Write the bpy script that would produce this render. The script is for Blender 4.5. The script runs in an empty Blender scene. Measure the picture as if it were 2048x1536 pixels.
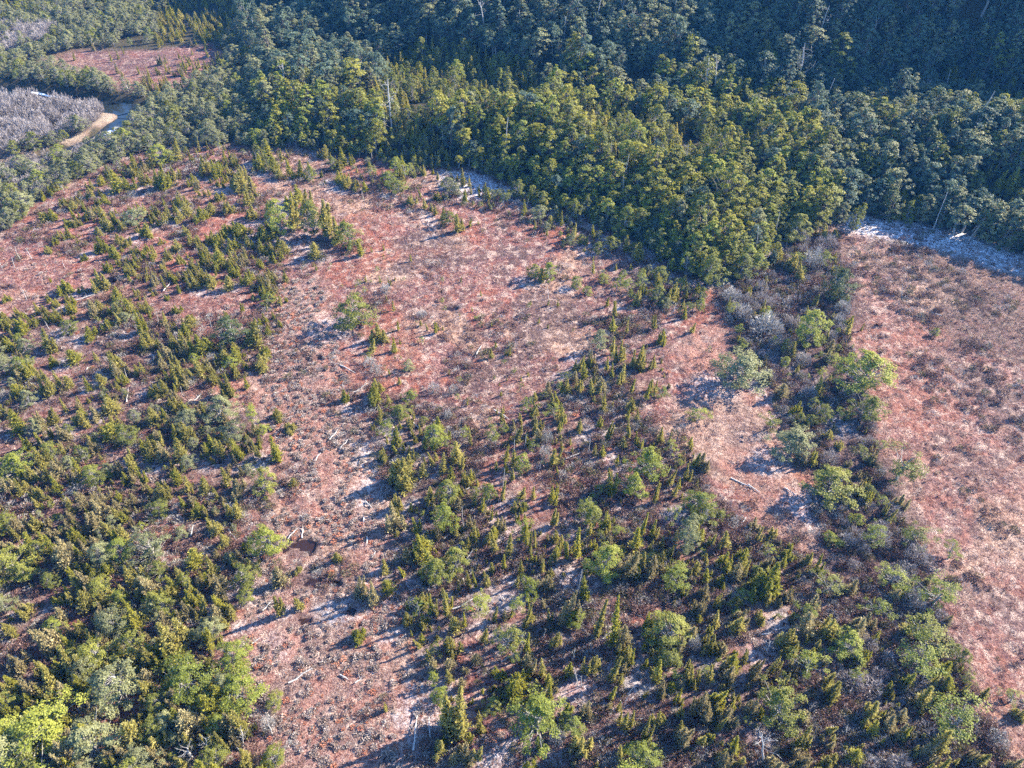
import bpy, math, random
import numpy as np
from mathutils import Vector, Matrix

random.seed(7)
rng = np.random.default_rng(7)
SC = bpy.context.scene
COL = SC.collection

# ------------------------------------------------------------------ camera
CAM_H, PITCH, FPX = 60.0, math.radians(44.0), 1577.0          # focal length in px of a 2048 px wide frame
cam_d = bpy.data.cameras.new('camera')
cam_d.sensor_fit = 'HORIZONTAL'; cam_d.sensor_width = 36.0
cam_d.lens = FPX / 2048.0 * 36.0
cam_d.clip_start = 0.5; cam_d.clip_end = 4000.0
cam = bpy.data.objects.new('camera', cam_d)
cam.location = (0, 0, CAM_H); cam.rotation_euler = (math.pi / 2 - PITCH, 0, 0)
COL.objects.link(cam); SC.camera = cam

# ------------------------------------------------------------------ world, sun, exposure
SUN_EL, SUN_AZ = math.radians(30.0), math.atan2(0.927, 0.375)   # azimuth clockwise from +Y
S = Vector((math.sin(SUN_AZ) * math.cos(SUN_EL), math.cos(SUN_AZ) * math.cos(SUN_EL), math.sin(SUN_EL)))
world = bpy.data.worlds.new('World'); SC.world = world; world.use_nodes = True
wn = world.node_tree.nodes; wl = world.node_tree.links; wn.clear()
w_out = wn.new('ShaderNodeOutputWorld'); w_bg = wn.new('ShaderNodeBackground'); w_sky = wn.new('ShaderNodeTexSky')
w_sky.sky_type = 'NISHITA'; w_sky.sun_disc = False
w_sky.sun_elevation = SUN_EL; w_sky.sun_rotation = SUN_AZ
w_sky.altitude = 100; w_sky.air_density = 1.0; w_sky.dust_density = 0.3; w_sky.ozone_density = 8.0
w_bg.inputs['Strength'].default_value = 0.125
wl.new(w_sky.outputs[0], w_bg.inputs['Color']); wl.new(w_bg.outputs[0], w_out.inputs['Surface'])
sun_d = bpy.data.lights.new('sun', 'SUN'); sun_d.energy = 5.0; sun_d.angle = math.radians(0.5); sun_d.color = (1.0, 0.89, 0.74)
sun = bpy.data.objects.new('sun', sun_d); sun.rotation_euler = (-S).to_track_quat('-Z', 'Y').to_euler(); sun.location = S * 200
COL.objects.link(sun)
vs = SC.view_settings; vs.view_transform = 'Standard'; vs.look = 'None'; vs.gamma = 1.0; vs.use_curve_mapping = False
vs.exposure = 2.3
SC.render.engine = 'CYCLES'
SC.cycles.max_bounces = 4; SC.cycles.diffuse_bounces = 1; SC.cycles.glossy_bounces = 1; SC.cycles.transmission_bounces = 2
SC.cycles.volume_bounces = 0; SC.cycles.transparent_max_bounces = 4; SC.cycles.caustics_reflective = False; SC.cycles.caustics_refractive = False
SC.cycles.use_denoising = False; SC.cycles.adaptive_threshold = 0.025

# ------------------------------------------------------------------ picture <-> ground
SP, CP = math.sin(PITCH), math.cos(PITCH)
def ground(u, v, z=0.0):
    xc = (u - 1024.0) / FPX; yc = -(v - 768.0) / FPX
    t = (CAM_H - z) / (SP - yc * CP)
    return np.array([xc * t, t * (CP + yc * SP), z]), t
def gpoly(pts, z=0.0): return np.array([ground(u, v, z)[0][:2] for u, v in pts])
def project(P):
    P = np.atleast_2d(P)
    d = P[:, 1] * CP - (P[:, 2] - CAM_H) * SP
    yc = P[:, 1] * SP + (P[:, 2] - CAM_H) * CP
    d = np.maximum(d, 1e-3)
    return np.stack([1024 + FPX * P[:, 0] / d, 768 - FPX * yc / d, d], 1)

# ------------------------------------------------------------------ numeric helpers
def _hash(ix, iy, seed):
    h = (ix.astype(np.int64) * 374761393 + iy.astype(np.int64) * 668265263 + seed * 1442695041) & 0xFFFFFFFF
    h = ((h ^ (h >> 13)) * 1274126177) & 0xFFFFFFFF
    h = (h ^ (h >> 16)) & 0xFFFFFFFF
    return h / 4294967295.0
def vnoise(x, y, seed=0):
    ix = np.floor(x); iy = np.floor(y); fx = x - ix; fy = y - iy
    fx = fx * fx * (3 - 2 * fx); fy = fy * fy * (3 - 2 * fy)
    a = _hash(ix, iy, seed); b = _hash(ix + 1, iy, seed); c = _hash(ix, iy + 1, seed); d = _hash(ix + 1, iy + 1, seed)
    return (a * (1 - fx) + b * fx) * (1 - fy) + (c * (1 - fx) + d * fx) * fy
def fbm(x, y, wl_, seed=0, octs=3):
    s = 0; a = 1; n = 0
    for i in range(octs):
        s = s + a * vnoise(x / wl_ * 2 ** i + 17.3 * i, y / wl_ * 2 ** i + 5.1 * i, seed + i); n += a; a *= 0.5
    return s / n
def sstep(a, b, x):
    t = np.clip((x - a) / (b - a), 0, 1); return t * t * (3 - 2 * t)
def inpoly(x, y, poly):
    r = np.zeros(x.shape, bool); n = len(poly)
    for i in range(n):
        x1, y1 = poly[i]; x2, y2 = poly[(i + 1) % n]
        if y1 == y2: continue
        c = ((y1 > y) != (y2 > y)) & (x < (x2 - x1) * (y - y1) / (y2 - y1) + x1)
        r ^= c
    return r
def dline(x, y, pts, closed=False):
    """distance to a polyline, and the arc parameter (index + fraction) of the closest point"""
    best = np.full(x.shape, 1e9); par = np.zeros(x.shape)
    m = len(pts) if closed else len(pts) - 1
    for i in range(m):
        x1, y1 = pts[i]; x2, y2 = pts[(i + 1) % len(pts)]
        dx, dy = x2 - x1, y2 - y1
        t = np.clip(((x - x1) * dx + (y - y1) * dy) / (dx * dx + dy * dy + 1e-9), 0, 1)
        d = np.hypot(x - x1 - t * dx, y - y1 - t * dy)
        k = d < best; best = np.where(k, d, best); par = np.where(k, i + t, par)
    return best, par
def sdpoly(x, y, poly):
    d, _ = dline(x, y, poly, True)
    return np.where(inpoly(x, y, poly), -d, d)

# ------------------------------------------------------------------ zones of the place (outlined in the picture, laid on the ground)
BOG = gpoly([(-900, 900), (-400, 640), (-100, 520), (0, 468), (60, 430), (150, 365), (250, 322), (340, 300), (520, 298), (640, 308), (720, 322), (800, 342),
             (870, 342), (960, 352), (1060, 398), (1150, 438), (1250, 490), (1320, 530), (1400, 585), (1470, 600), (1530, 560), (1570, 500), (1640, 455), (1700, 432),
             (1800, 448), (1920, 478), (2048, 515), (2500, 640), (3000, 900), (3000, 2300), (-900, 2300)])
BOG2 = gpoly([(70, 125), (170, 103), (300, 96), (425, 91), (470, 110), (440, 150), (345, 190), (290, 186), (200, 160), (120, 137)])
RIVER = gpoly([(-400, 165), (-60, 172), (60, 185), (130, 195), (200, 205), (262, 214), (262, 230), (236, 246), (214, 266), (150, 297), (80, 318), (-40, 350), (-300, 420)])
SAND = gpoly([(60, 199), (140, 202), (205, 209), (224, 222), (225, 233), (200, 248), (150, 269), (100, 289), (20, 311), (-60, 326), (-60, 312), (90, 281), (190, 240), (200, 222), (150, 208)])
THICKET = gpoly([(-200, 185), (70, 200), (185, 206), (203, 222), (198, 245), (150, 269), (60, 298), (-200, 350)])
SCRUB = gpoly([(-150, 55), (110, 62), (100, 92), (40, 110), (-150, 120)])
SCRUB2 = gpoly([(-150, 330), (120, 300), (300, 235), (330, 270), (150, 350), (0, 450), (-150, 500)])
RIBBON = gpoly([(1440, 590), (1540, 520), (1600, 470), (1670, 470), (1690, 560), (1700, 680), (1735, 820), (1770, 960), (1830, 1080), (1880, 1220), (1960, 1400), (2060, 1560), (2100, 1750),
                (1700, 1750), (1640, 1400), (1720, 1240), (1640, 1060), (1590, 920), (1540, 790), (1470, 700)])
REEDS = gpoly([(1740, 470), (2048, 530), (2400, 620), (2400, 820), (2048, 740), (1900, 690), (1790, 600), (1720, 520)])
LANE = gpoly([(560, 560), (640, 560), (680, 700), (740, 880), (770, 1080), (840, 1300), (880, 1500), (880, 1750), (520, 1750), (530, 1450), (480, 1330), (500, 1180), (560, 1020), (540, 860), (500, 700)])
LOWR = gpoly([(1080, 1060), (1560, 1080), (1720, 1200), (1830, 1400), (1930, 1560), (1990, 1760), (820, 1760), (860, 1480), (1000, 1350)])
LEFTD = gpoly([(-300, 640), (300, 620), (430, 770), (520, 880), (550, 1050), (490, 1200), (430, 1320), (530, 1450), (530, 1760), (-500, 1760)])
LEFTB = gpoly([(-300, 600), (0, 490), (90, 430), (330, 312), (520, 310), (560, 470), (590, 620), (500, 760), (420, 760), (300, 640), (-300, 680)])
CENTR = gpoly([(760, 770), (960, 850), (1150, 760), (1170, 640), (1330, 620), (1340, 800), (1420, 980), (1560, 1090), (1080, 1080), (1000, 1350), (870, 1420), (780, 1130), (740, 900)])
OPENR = gpoly([(1340, 700), (1450, 640), (1480, 760), (1560, 830), (1600, 980), (1650, 1080), (1730, 1200), (1620, 1190), (1480, 1020), (1380, 860)])
FROST = [gpoly(p) for p in (
    [(1690, 428), (1800, 445), (1920, 470), (2048, 510), (2300, 570), (2300, 625), (2048, 558), (1960, 534), (1860, 506), (1780, 482), (1690, 455)],
    [(870, 338), (960, 350), (1050, 395), (1090, 420), (1060, 425), (1000, 400), (930, 392), (890, 375)],
    [(560, 300), (640, 305), (720, 322), (700, 335), (640, 322)], [(1500, 520), (1560, 490), (1580, 540), (1560, 590), (1520, 560)],
    [(1230, 500), (1320, 530), (1380, 575), (1340, 570), (1280, 535)], [(320, 292), (420, 292), (410, 302), (330, 304)],
    [(700, 880), (790, 860), (790, 1000), (760, 1040), (700, 1010)], [(640, 640), (700, 640), (690, 680), (620, 690)],
    [(1120, 730), (1210, 720), (1250, 880), (1230, 960), (1190, 900), (1180, 800)],
    [(780, 1090), (860, 1040), (830, 1160), (780, 1180)], [(800, 1430), (880, 1380), (880, 1500), (810, 1500)],
    [(1110, 1270), (1260, 1270), (1300, 1400), (1250, 1420), (1120, 1400)], [(1420, 1120), (1500, 1110), (1490, 1200), (1430, 1210)],
    [(1760, 1440), (1860, 1440), (1850, 1530), (1760, 1520)],
    [(860, 1060), (1010, 1010), (1000, 1080), (880, 1110)], [(900, 1190), (1060, 1160), (1000, 1240), (900, 1240)],
    [(540, 1290), (600, 1270), (590, 1330), (540, 1340)], [(1530, 690), (1590, 690), (1580, 740), (1530, 730)], [(120, 1080), (190, 1070), (180, 1110), (120, 1110)])]
POOLS = [(601, 1092, 1.7, 1.0), (629, 1163, 1.2, 0.7), (667, 1168, .8, 0.4), (905, 617, 1.2, 0.55), (960, 602, .5, .3), (872, 602, .45, .3), (880, 583, .5, .3), (993, 607, .6, .3),
         (230, 565, 1.4, .8), (247, 590, .7, .4), (375, 543, .9, .4), (12, 577, .8, .5), (545, 742, 1.0, .5), (262, 727, .8, .6), (640, 716, .6, .5), (1770, 588, 1.6, .6), (1748, 654, 1.0, .4), (1765, 675, .8, .35),
         (2012, 842, 1.0, .5), (1985, 812, .8, .4), (2030, 875, .7, .3), (470, 450, .8, .4), (480, 345, .9, .5), (165, 460, .7, .3), (700, 1225, .6, .5), (610, 1240, .7, .4), (440, 925, .5, .3)]
POOLW = [(ground(u, v)[0][:2], a * .85, b * .8) for u, v, a, b in POOLS]

FOOT = np.array([(-260, 260), (-120, 214), (-60, 172), (0, 130), (35, 121), (58, 128), (75, 130), (110, 112), (160, 84), (280, 30), (420, -40)], float)
RIDGE1 = [(ground(u, v, z)[0][0], ground(u, v, z)[0][1], z) for u, v, z in ((430, 235, .6), (600, 225, 1.6), (760, 255, 1.8), (1000, 262, 3.0), (1250, 290, 3.0), (1430, 365, 2.0), (1560, 430, .6))]
RIDGE2 = [(ground(u, v, z)[0][0], ground(u, v, z)[0][1], z) for u, v, z in ((1640, 330, 2.0), (1740, 290, 3.5), (1880, 275, 5.0), (2100, 290, 6.0), (2500, 340, 6.0))]
EAST = (40, 124, .78)                                           # foot and steepness of the shaded mountain
def base_height(x, y):
    out = np.clip(sdpoly(x, y, BOG), 0, None)                     # how far outside the bog
    d, _ = dline(x, y, FOOT)
    far = inpoly(x, y, np.vstack([FOOT, [(900, 2500), (-900, 2500)]]))
    d = np.where(far, d, 0)
    wav = sstep(0, 25, d) * 6.0 * (fbm(x + 0.5 * y, y * 0.35, 30, 11, 2) - 0.5) * 2
    west = (0.40 - 0.15 * sstep(-20, -110, x)) * d + wav
    e = (x - EAST[0]) * .86 + (y - EAST[1]) * .51
    east = np.minimum(EAST[2] * np.maximum(e, 0), 1.15 * d) + .4 * wav * sstep(5, 30, e)
    zm = np.maximum(np.maximum(west, east), 0)
    zm = np.where(zm > 52, 52 + .12 * (zm - 52), zm)
    zm = np.minimum(zm, 78)
    z = zm
    for rd, w in ((RIDGE1, 15.0), (RIDGE2, 12.0)):
        p = np.array(rd); dd, par = dline(x, y, p[:, :2])
        zz = np.interp(par, np.arange(len(p)), p[:, 2])
        z = z + zz * np.exp(-(dd / w) ** 2) * sstep(0, 13, out)
    z = z + sstep(4, 20, out) * 1.0 * (fbm(x, y, 14, 23, 2) - 0.4)
    dr, _ = dline(x, y, RIVER)
    z = z * sstep(4, 16, dr) - 1.4 * (1 - sstep(1.2, 3.3, dr))
    z = np.where(sdpoly(x, y, BOG2) < 0, 0.05 * z, z)
    return z
def pool_depth(x, y):
    s = np.zeros(x.shape)
    for (c, a, b) in POOLW:
        k = (np.abs(x - c[0]) < 4) & (np.abs(y - c[1]) < 4)
        if not k.any(): continue
        r = np.hypot((x[k] - c[0]) / a, (y[k] - c[1]) / b) + 1.7 * (fbm(x[k], y[k], 0.9, 31, 3) - 0.5)
        s[k] = np.maximum(s[k], 1 - sstep(0.75, 1.15, r))
    return s
def micro(x, y):
    n1 = fbm(x, y, 2.4, 41, 2) - 0.5
    h = fbm(x * 0.9 + 0.3 * y, y * 1.1, 0.85, 47, 2); h = np.abs(h - 0.5) * -2 + 0.55
    n3 = vnoise(x / 0.42, y / 0.42, 53) - 0.5
    return 0.20 * n1 + 0.26 * h + 0.15 * n3
def height(x, y):
    x = np.asarray(x, float); y = np.asarray(y, float)
    dr, _ = dline(x, y, RIVER); pd = pool_depth(x, y); m = micro(x, y)
    near = np.zeros(x.shape)
    for (c, a, b) in POOLW: near = np.maximum(near, 1 - sstep(1.7, 2.6, np.hypot((x - c[0]) / a, (y - c[1]) / b)))
    m = np.where(near > 0, np.maximum(m, -.06 - .6 * (1 - near)) + .05 * near, m)
    return base_height(x, y) + m * sstep(2.2, 4.0, dr) * (1 - pd) - 0.24 * pd

# ------------------------------------------------------------------ materials
def new_mat(name):
    m = bpy.data.materials.new(name); m.use_nodes = True; m.node_tree.nodes.clear(); return m, m.node_tree.nodes, m.node_tree.links
def ramp(N, stops, interp='LINEAR'):
    r = N.new('ShaderNodeValToRGB'); r.color_ramp.interpolation = interp
    e = r.color_ramp.elements
    while len(e) < len(stops): e.new(0.5)
    for i, (p, c) in enumerate(stops): e[i].position = p; e[i].color = (*c, 1)
    return r
def leaf_mat(name, lo, mid, hi, trans=0.35, seedy=0.0):
    m, N, L = new_mat(name)
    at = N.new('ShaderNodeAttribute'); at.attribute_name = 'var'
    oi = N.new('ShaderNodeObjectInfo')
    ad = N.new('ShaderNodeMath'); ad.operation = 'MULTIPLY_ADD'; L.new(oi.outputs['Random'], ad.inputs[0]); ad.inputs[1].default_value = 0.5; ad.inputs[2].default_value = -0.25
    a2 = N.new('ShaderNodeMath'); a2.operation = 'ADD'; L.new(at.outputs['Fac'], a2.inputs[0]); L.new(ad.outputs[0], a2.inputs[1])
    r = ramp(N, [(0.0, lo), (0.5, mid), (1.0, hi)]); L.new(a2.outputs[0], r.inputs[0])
    d = N.new('ShaderNodeBsdfPrincipled'); d.inputs['Roughness'].default_value = 0.6; d.inputs['Specular IOR Level'].default_value = 0.3
    t = N.new('ShaderNodeBsdfTranslucent'); mx = N.new('ShaderNodeMixShader'); mx.inputs[0].default_value = trans
    L.new(r.outputs[0], d.inputs['Base Color']); L.new(r.outputs[0], t.inputs['Color'])
    L.new(d.outputs[0], mx.inputs[1]); L.new(t.outputs[0], mx.inputs[2])
    o = N.new('ShaderNodeOutputMaterial'); L.new(mx.outputs[0], o.inputs['Surface']); return m
def wood_mat(name, a, b):
    m, N, L = new_mat(name)
    tc = N.new('ShaderNodeTexCoord'); nz = N.new('ShaderNodeTexNoise'); nz.inputs['Scale'].default_value = 6.0; nz.inputs['Detail'].default_value = 5
    L.new(tc.outputs['Object'], nz.inputs['Vector'])
    r = ramp(N, [(0.3, a), (0.7, b)]); L.new(nz.outputs['Fac'], r.inputs[0])
    d = N.new('ShaderNodeBsdfPrincipled'); d.inputs['Roughness'].default_value = 0.8; L.new(r.outputs[0], d.inputs['Base Color'])
    o = N.new('ShaderNodeOutputMaterial'); L.new(d.outputs[0], o.inputs['Surface']); return m
M = {}
M['beech_bright'] = leaf_mat('beech_leaves_bright', (0.108, 0.132, 0.020), (0.221, 0.246, 0.034), (0.335, 0.337, 0.054), .46)
M['beech_mid'] = leaf_mat('beech_leaves', (0.086, 0.099, 0.020), (0.184, 0.192, 0.032), (0.281, 0.275, 0.050), .44)
M['beech_grey'] = leaf_mat('beech_leaves_grey', (0.113, 0.119, 0.054), (0.194, 0.200, 0.086), (0.275, 0.276, 0.117), .38)
M['beech_dark'] = leaf_mat('beech_leaves_dark', (.045, .064, .024), (.080, .104, .032), (.130, .148, .045), .34)
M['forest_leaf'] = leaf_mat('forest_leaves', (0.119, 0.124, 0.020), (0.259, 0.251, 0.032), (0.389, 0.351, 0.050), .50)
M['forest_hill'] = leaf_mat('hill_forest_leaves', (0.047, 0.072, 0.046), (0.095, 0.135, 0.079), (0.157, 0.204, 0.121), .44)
M['conifer_olive'] = leaf_mat('conifer_sprays_olive', (0.146, 0.132, 0.032), (0.308, 0.274, 0.068), (0.459, 0.394, 0.114), .48)
M['conifer_green'] = leaf_mat('conifer_sprays_green', (0.134, 0.140, 0.023), (0.280, 0.269, 0.038), (0.392, 0.353, 0.061), .48)
M['conifer_brown'] = leaf_mat('conifer_sprays_brown', (0.168, 0.132, 0.063), (0.297, 0.244, 0.112), (0.403, 0.342, 0.162), .34)
M['twig_grey'] = leaf_mat('shrub_twigs_grey', (.15, .135, .12), (.25, .235, .21), (.36, .34, .31), .1)
M['twig_lilac'] = leaf_mat('shrub_twigs_lilac', (0.128, 0.107, 0.098), (0.216, 0.186, 0.172), (0.304, 0.269, 0.254), .2)
M['heath'] = leaf_mat('heath_twigs', (0.063, 0.031, 0.025), (0.127, 0.064, 0.050), (0.207, 0.132, 0.100), .1)
M['heath_green'] = leaf_mat('heath_green_twigs', (.055, .054, .022), (.100, .090, .038), (.15, .125, .06), .15)
M['straw'] = leaf_mat('straw_blades', (0.123, 0.053, 0.042), (0.242, 0.136, 0.102), (0.493, 0.353, 0.269), .25)
M['rust_tuft'] = leaf_mat('rust_blades', (.12, .038, .026), (.21, .075, .046), (.31, .14, .09), .2)
M['reed'] = leaf_mat('reed_blades', (.12, .08, .055), (.21, .145, .10), (.32, .22, .15), .15)
M['lichen'] = leaf_mat('lichen_sprigs', (.13, .078, .062), (.25, .185, .15), (.42, .36, .31), .15)
M['moss_red'] = leaf_mat('moss_sprigs_red', (.24, .065, .03), (.38, .13, .065), (.48, .23, .13), .1)
M['bark'] = wood_mat('bark_grey', (.12, .11, .095), (.30, .285, .26))
M['bark_dark'] = wood_mat('bark_brown', (.09, .075, .06), (.20, .17, .135))
M['dead'] = wood_mat('dead_wood_bleached', (.20, .185, .17), (.42, .40, .375))

def ground_mat():
    m, N, L = new_mat('bog_ground')
    geo = N.new('ShaderNodeNewGeometry'); pos = geo.outputs['Position']
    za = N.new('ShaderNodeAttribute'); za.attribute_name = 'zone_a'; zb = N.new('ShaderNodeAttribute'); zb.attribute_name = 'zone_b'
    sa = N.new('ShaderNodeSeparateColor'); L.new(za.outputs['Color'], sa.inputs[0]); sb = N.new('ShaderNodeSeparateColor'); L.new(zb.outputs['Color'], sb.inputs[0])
    def noise(scale, detail=4, rough=0.6, dist=0.0):
        n = N.new('ShaderNodeTexNoise'); n.inputs['Scale'].default_value = scale; n.inputs['Detail'].default_value = detail
        n.inputs['Roughness'].default_value = rough; n.inputs['Distortion'].default_value = dist; L.new(pos, n.inputs['Vector']); return n.outputs['Fac']
    def mix(f, a, b):
        x = N.new('ShaderNodeMix'); x.data_type = 'RGBA'
        if isinstance(f, float): x.inputs[0].default_value = f
        else: L.new(f, x.inputs[0])
        for i, c in ((6, a), (7, b)):
            if isinstance(c, tuple): x.inputs[i].default_value = (*c, 1)
            else: L.new(c, x.inputs[i])
        return x.outputs[2]
    def rng_(f, a, b):
        r = N.new('ShaderNodeMapRange'); r.inputs[1].default_value = a; r.inputs[2].default_value = b; L.new(f, r.inputs[0]); return r.outputs[0]
    def mul(a, b):
        x = N.new('ShaderNodeMath'); x.operation = 'MULTIPLY'; L.new(a, x.inputs[0]); L.new(b, x.inputs[1]) if not isinstance(b, float) else None
        if isinstance(b, float): x.inputs[1].default_value = b
        return x.outputs[0]
    fine = noise(3.2, 6, .7, .4); mid = noise(0.55, 4, .6, .6); big = noise(0.11, 3, .5, .8); vf = noise(9.0, 4, .7)
    base = ramp(N, [(.33, (.032, .015, .015)), (.44, (.104, .047, .043)), (.55, (.198, .095, .081)), (.69, (.39, .255, .205))]); L.new(fine, base.inputs[0])
    rust = ramp(N, [(.31, (.052, .018, .015)), (.48, (.180, .056, .038)), (.67, (.32, .135, .090))]); L.new(fine, rust.inputs[0])
    heath = ramp(N, [(.32, (.024, .014, .015)), (.50, (.070, .042, .040)), (.70, (.18, .125, .110))]); L.new(fine, heath.inputs[0])
    pale = ramp(N, [(.36, (.060, .032, .030)), (.47, (.22, .132, .108)), (.60, (.55, .43, .35))]); L.new(vf, pale.inputs[0])
    c = mix(rng_(mid, .50, .66), base.outputs[0], rust.outputs[0])
    straws = ramp(N, [(.33, (.054, .029, .022)), (.47, (.215, .125, .085)), (.64, (.46, .325, .225))]); L.new(fine, straws.inputs[0])
    c = mix(mul(rng_(noise(.06, 3, .55, 1.2), .50, .60), .75), c, straws.outputs[0])
    c = mix(mul(rng_(big, .50, .60), .85), c, heath.outputs[0])
    c = mix(mul(rng_(noise(.045, 4, .6, 1.5), .53, .60), .80), c, rust.outputs[0])
    c = mix(mul(rng_(noise(.38, 4, .65, .8), .53, .62), .7), c, heath.outputs[0])
    c = mix(mul(rng_(noise(.9, 4, .65, .6), .51, .62), .85), c, pale.outputs[0])
    c = mix(mul(sa.outputs[1], rng_(mid, .30, .60)), c, rust.outputs[0])
    c = mix(mul(sb.outputs[2], rng_(fine, .30, .55)), c, pale.outputs[0])
    c = mix(sa.outputs[0], c, heath.outputs[0])
    floor_ = ramp(N, [(.3, (.022, .020, .010)), (.6, (.06, .05, .028)), (.8, (.11, .085, .055))]); L.new(fine, floor_.inputs[0])
    c = mix(sb.outputs[1], c, floor_.outputs[0])
    sand = ramp(N, [(.3, (.17, .13, .095)), (.7, (.30, .245, .185))]); L.new(fine, sand.inputs[0])
    c = mix(sb.outputs[0], c, sand.outputs[0])
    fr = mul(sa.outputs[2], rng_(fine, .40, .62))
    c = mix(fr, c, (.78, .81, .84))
    bs = N.new('ShaderNodeBsdfPrincipled'); bs.inputs['Roughness'].default_value = .9; bs.inputs['Specular IOR Level'].default_value = .15
    L.new(c, bs.inputs['Base Color'])
    bm = N.new('ShaderNodeBump'); bm.inputs['Strength'].default_value = 1.0; bm.inputs['Distance'].default_value = .30
    hsum = N.new('ShaderNodeMath'); hsum.operation = 'ADD'; L.new(fine, hsum.inputs[0]); L.new(mul(vf, .6), hsum.inputs[1]); L.new(hsum.outputs[0], bm.inputs['Height'])
    L.new(bm.outputs[0], bs.inputs['Normal'])
    o = N.new('ShaderNodeOutputMaterial'); L.new(bs.outputs[0], o.inputs['Surface']); return m
M['ground'] = ground_mat()
def water_mat(name, col, rough, bump):
    m, N, L = new_mat(name)
    bs = N.new('ShaderNodeBsdfPrincipled'); bs.inputs['Base Color'].default_value = (*col, 1); bs.inputs['Roughness'].default_value = rough; bs.inputs['IOR'].default_value = 1.33
    g = N.new('ShaderNodeNewGeometry'); nz = N.new('ShaderNodeTexNoise'); nz.inputs['Scale'].default_value = 1.5; nz.inputs['Detail'].default_value = 3; L.new(g.outputs['Position'], nz.inputs['Vector'])
    bm = N.new('ShaderNodeBump'); bm.inputs['Strength'].default_value = bump; bm.inputs['Distance'].default_value = .05; L.new(nz.outputs['Fac'], bm.inputs['Height']); L.new(bm.outputs[0], bs.inputs['Normal'])
    o = N.new('ShaderNodeOutputMaterial'); L.new(bs.outputs[0], o.inputs['Surface']); return m
M['river'] = water_mat('river_water', (.012, .016, .018), .08, .15)
M['pool'] = water_mat('pool_water', (.022, .011, .009), .07, .05)
M['foam'] = water_mat('rapids_foam', (.80, .84, .88), .55, .6)

# ------------------------------------------------------------------ mesh building
class MB:
    def __init__(self): self.v = []; self.f = []; self.var = []; self.n = 0
    def add(self, V, F, var):
        self.v.append(np.asarray(V, float)); self.f.append(np.asarray(F, int) + self.n); self.n += len(V)
        self.var.append(np.broadcast_to(np.asarray(var, float), (len(F),)).copy())
    def tube(self, pts, rad, k=5, var=.5):
        pts = np.asarray(pts, float); n = len(pts); V = []
        for i in range(n):
            d = pts[min(i + 1, n - 1)] - pts[max(i - 1, 0)]; d = d / (np.linalg.norm(d) + 1e-9)
            a = np.cross(d, [0.31, 0.95, 0.05]); a /= np.linalg.norm(a) + 1e-9; b = np.cross(d, a)
            for j in range(k):
                t = 2 * math.pi * j / k; V.append(pts[i] + rad[i] * (math.cos(t) * a + math.sin(t) * b))
        F = [(i * k + j, i * k + (j + 1) % k, (i + 1) * k + (j + 1) % k, (i + 1) * k + j) for i in range(n - 1) for j in range(k)]
        self.add(V, F, var)
    def leaves(self, P, D, Nn, ln, wd, var):
        """quads centred on P, long along D, facing Nn"""
        D = D / (np.linalg.norm(D, axis=1, keepdims=True) + 1e-9)
        W = np.cross(D, Nn); W /= np.linalg.norm(W, axis=1, keepdims=True) + 1e-9
        ln = np.broadcast_to(ln, (len(P),))[:, None] * .5; wd = np.broadcast_to(wd, (len(P),))[:, None] * .5
        V = np.stack([P - D * ln, P + W * wd - D * ln * .1, P + D * ln, P - W * wd - D * ln * .1], 1).reshape(-1, 3)
        F = np.arange(len(P) * 4).reshape(-1, 4)
        self.add(V, F, var)
    def mesh(self, name, mat):
        V = np.concatenate(self.v); me = bpy.data.meshes.new(name)
        quads = [f for f in self.f if f.shape[1] == 4]; tris = [f for f in self.f if f.shape[1] == 3]
        vq = [w for f, w in zip(self.f, self.var) if f.shape[1] == 4]; vt = [w for f, w in zip(self.f, self.var) if f.shape[1] == 3]
        Q = np.concatenate(quads) if quads else np.zeros((0, 4), int); T = np.concatenate(tris) if tris else np.zeros((0, 3), int)
        me.vertices.add(len(V)); me.vertices.foreach_set('co', V.astype(np.float32).ravel())
        me.loops.add(Q.size + T.size); me.loops.foreach_set('vertex_index', np.concatenate([Q.ravel(), T.ravel()]).astype(np.int32))
        me.polygons.add(len(Q) + len(T))
        st = np.concatenate([np.arange(len(Q)) * 4, Q.size + np.arange(len(T)) * 3]).astype(np.int32)
        me.polygons.foreach_set('loop_start', st)
        a = me.attributes.new('var', 'FLOAT', 'FACE'); a.data.foreach_set('value', np.concatenate(vq + vt).astype(np.float32))
        me.materials.append(mat); me.update(calc_edges=True); return me
def rdir(n, r):
    d = r.normal(size=(n, 3)); return d / np.linalg.norm(d, axis=1, keepdims=True)

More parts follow.
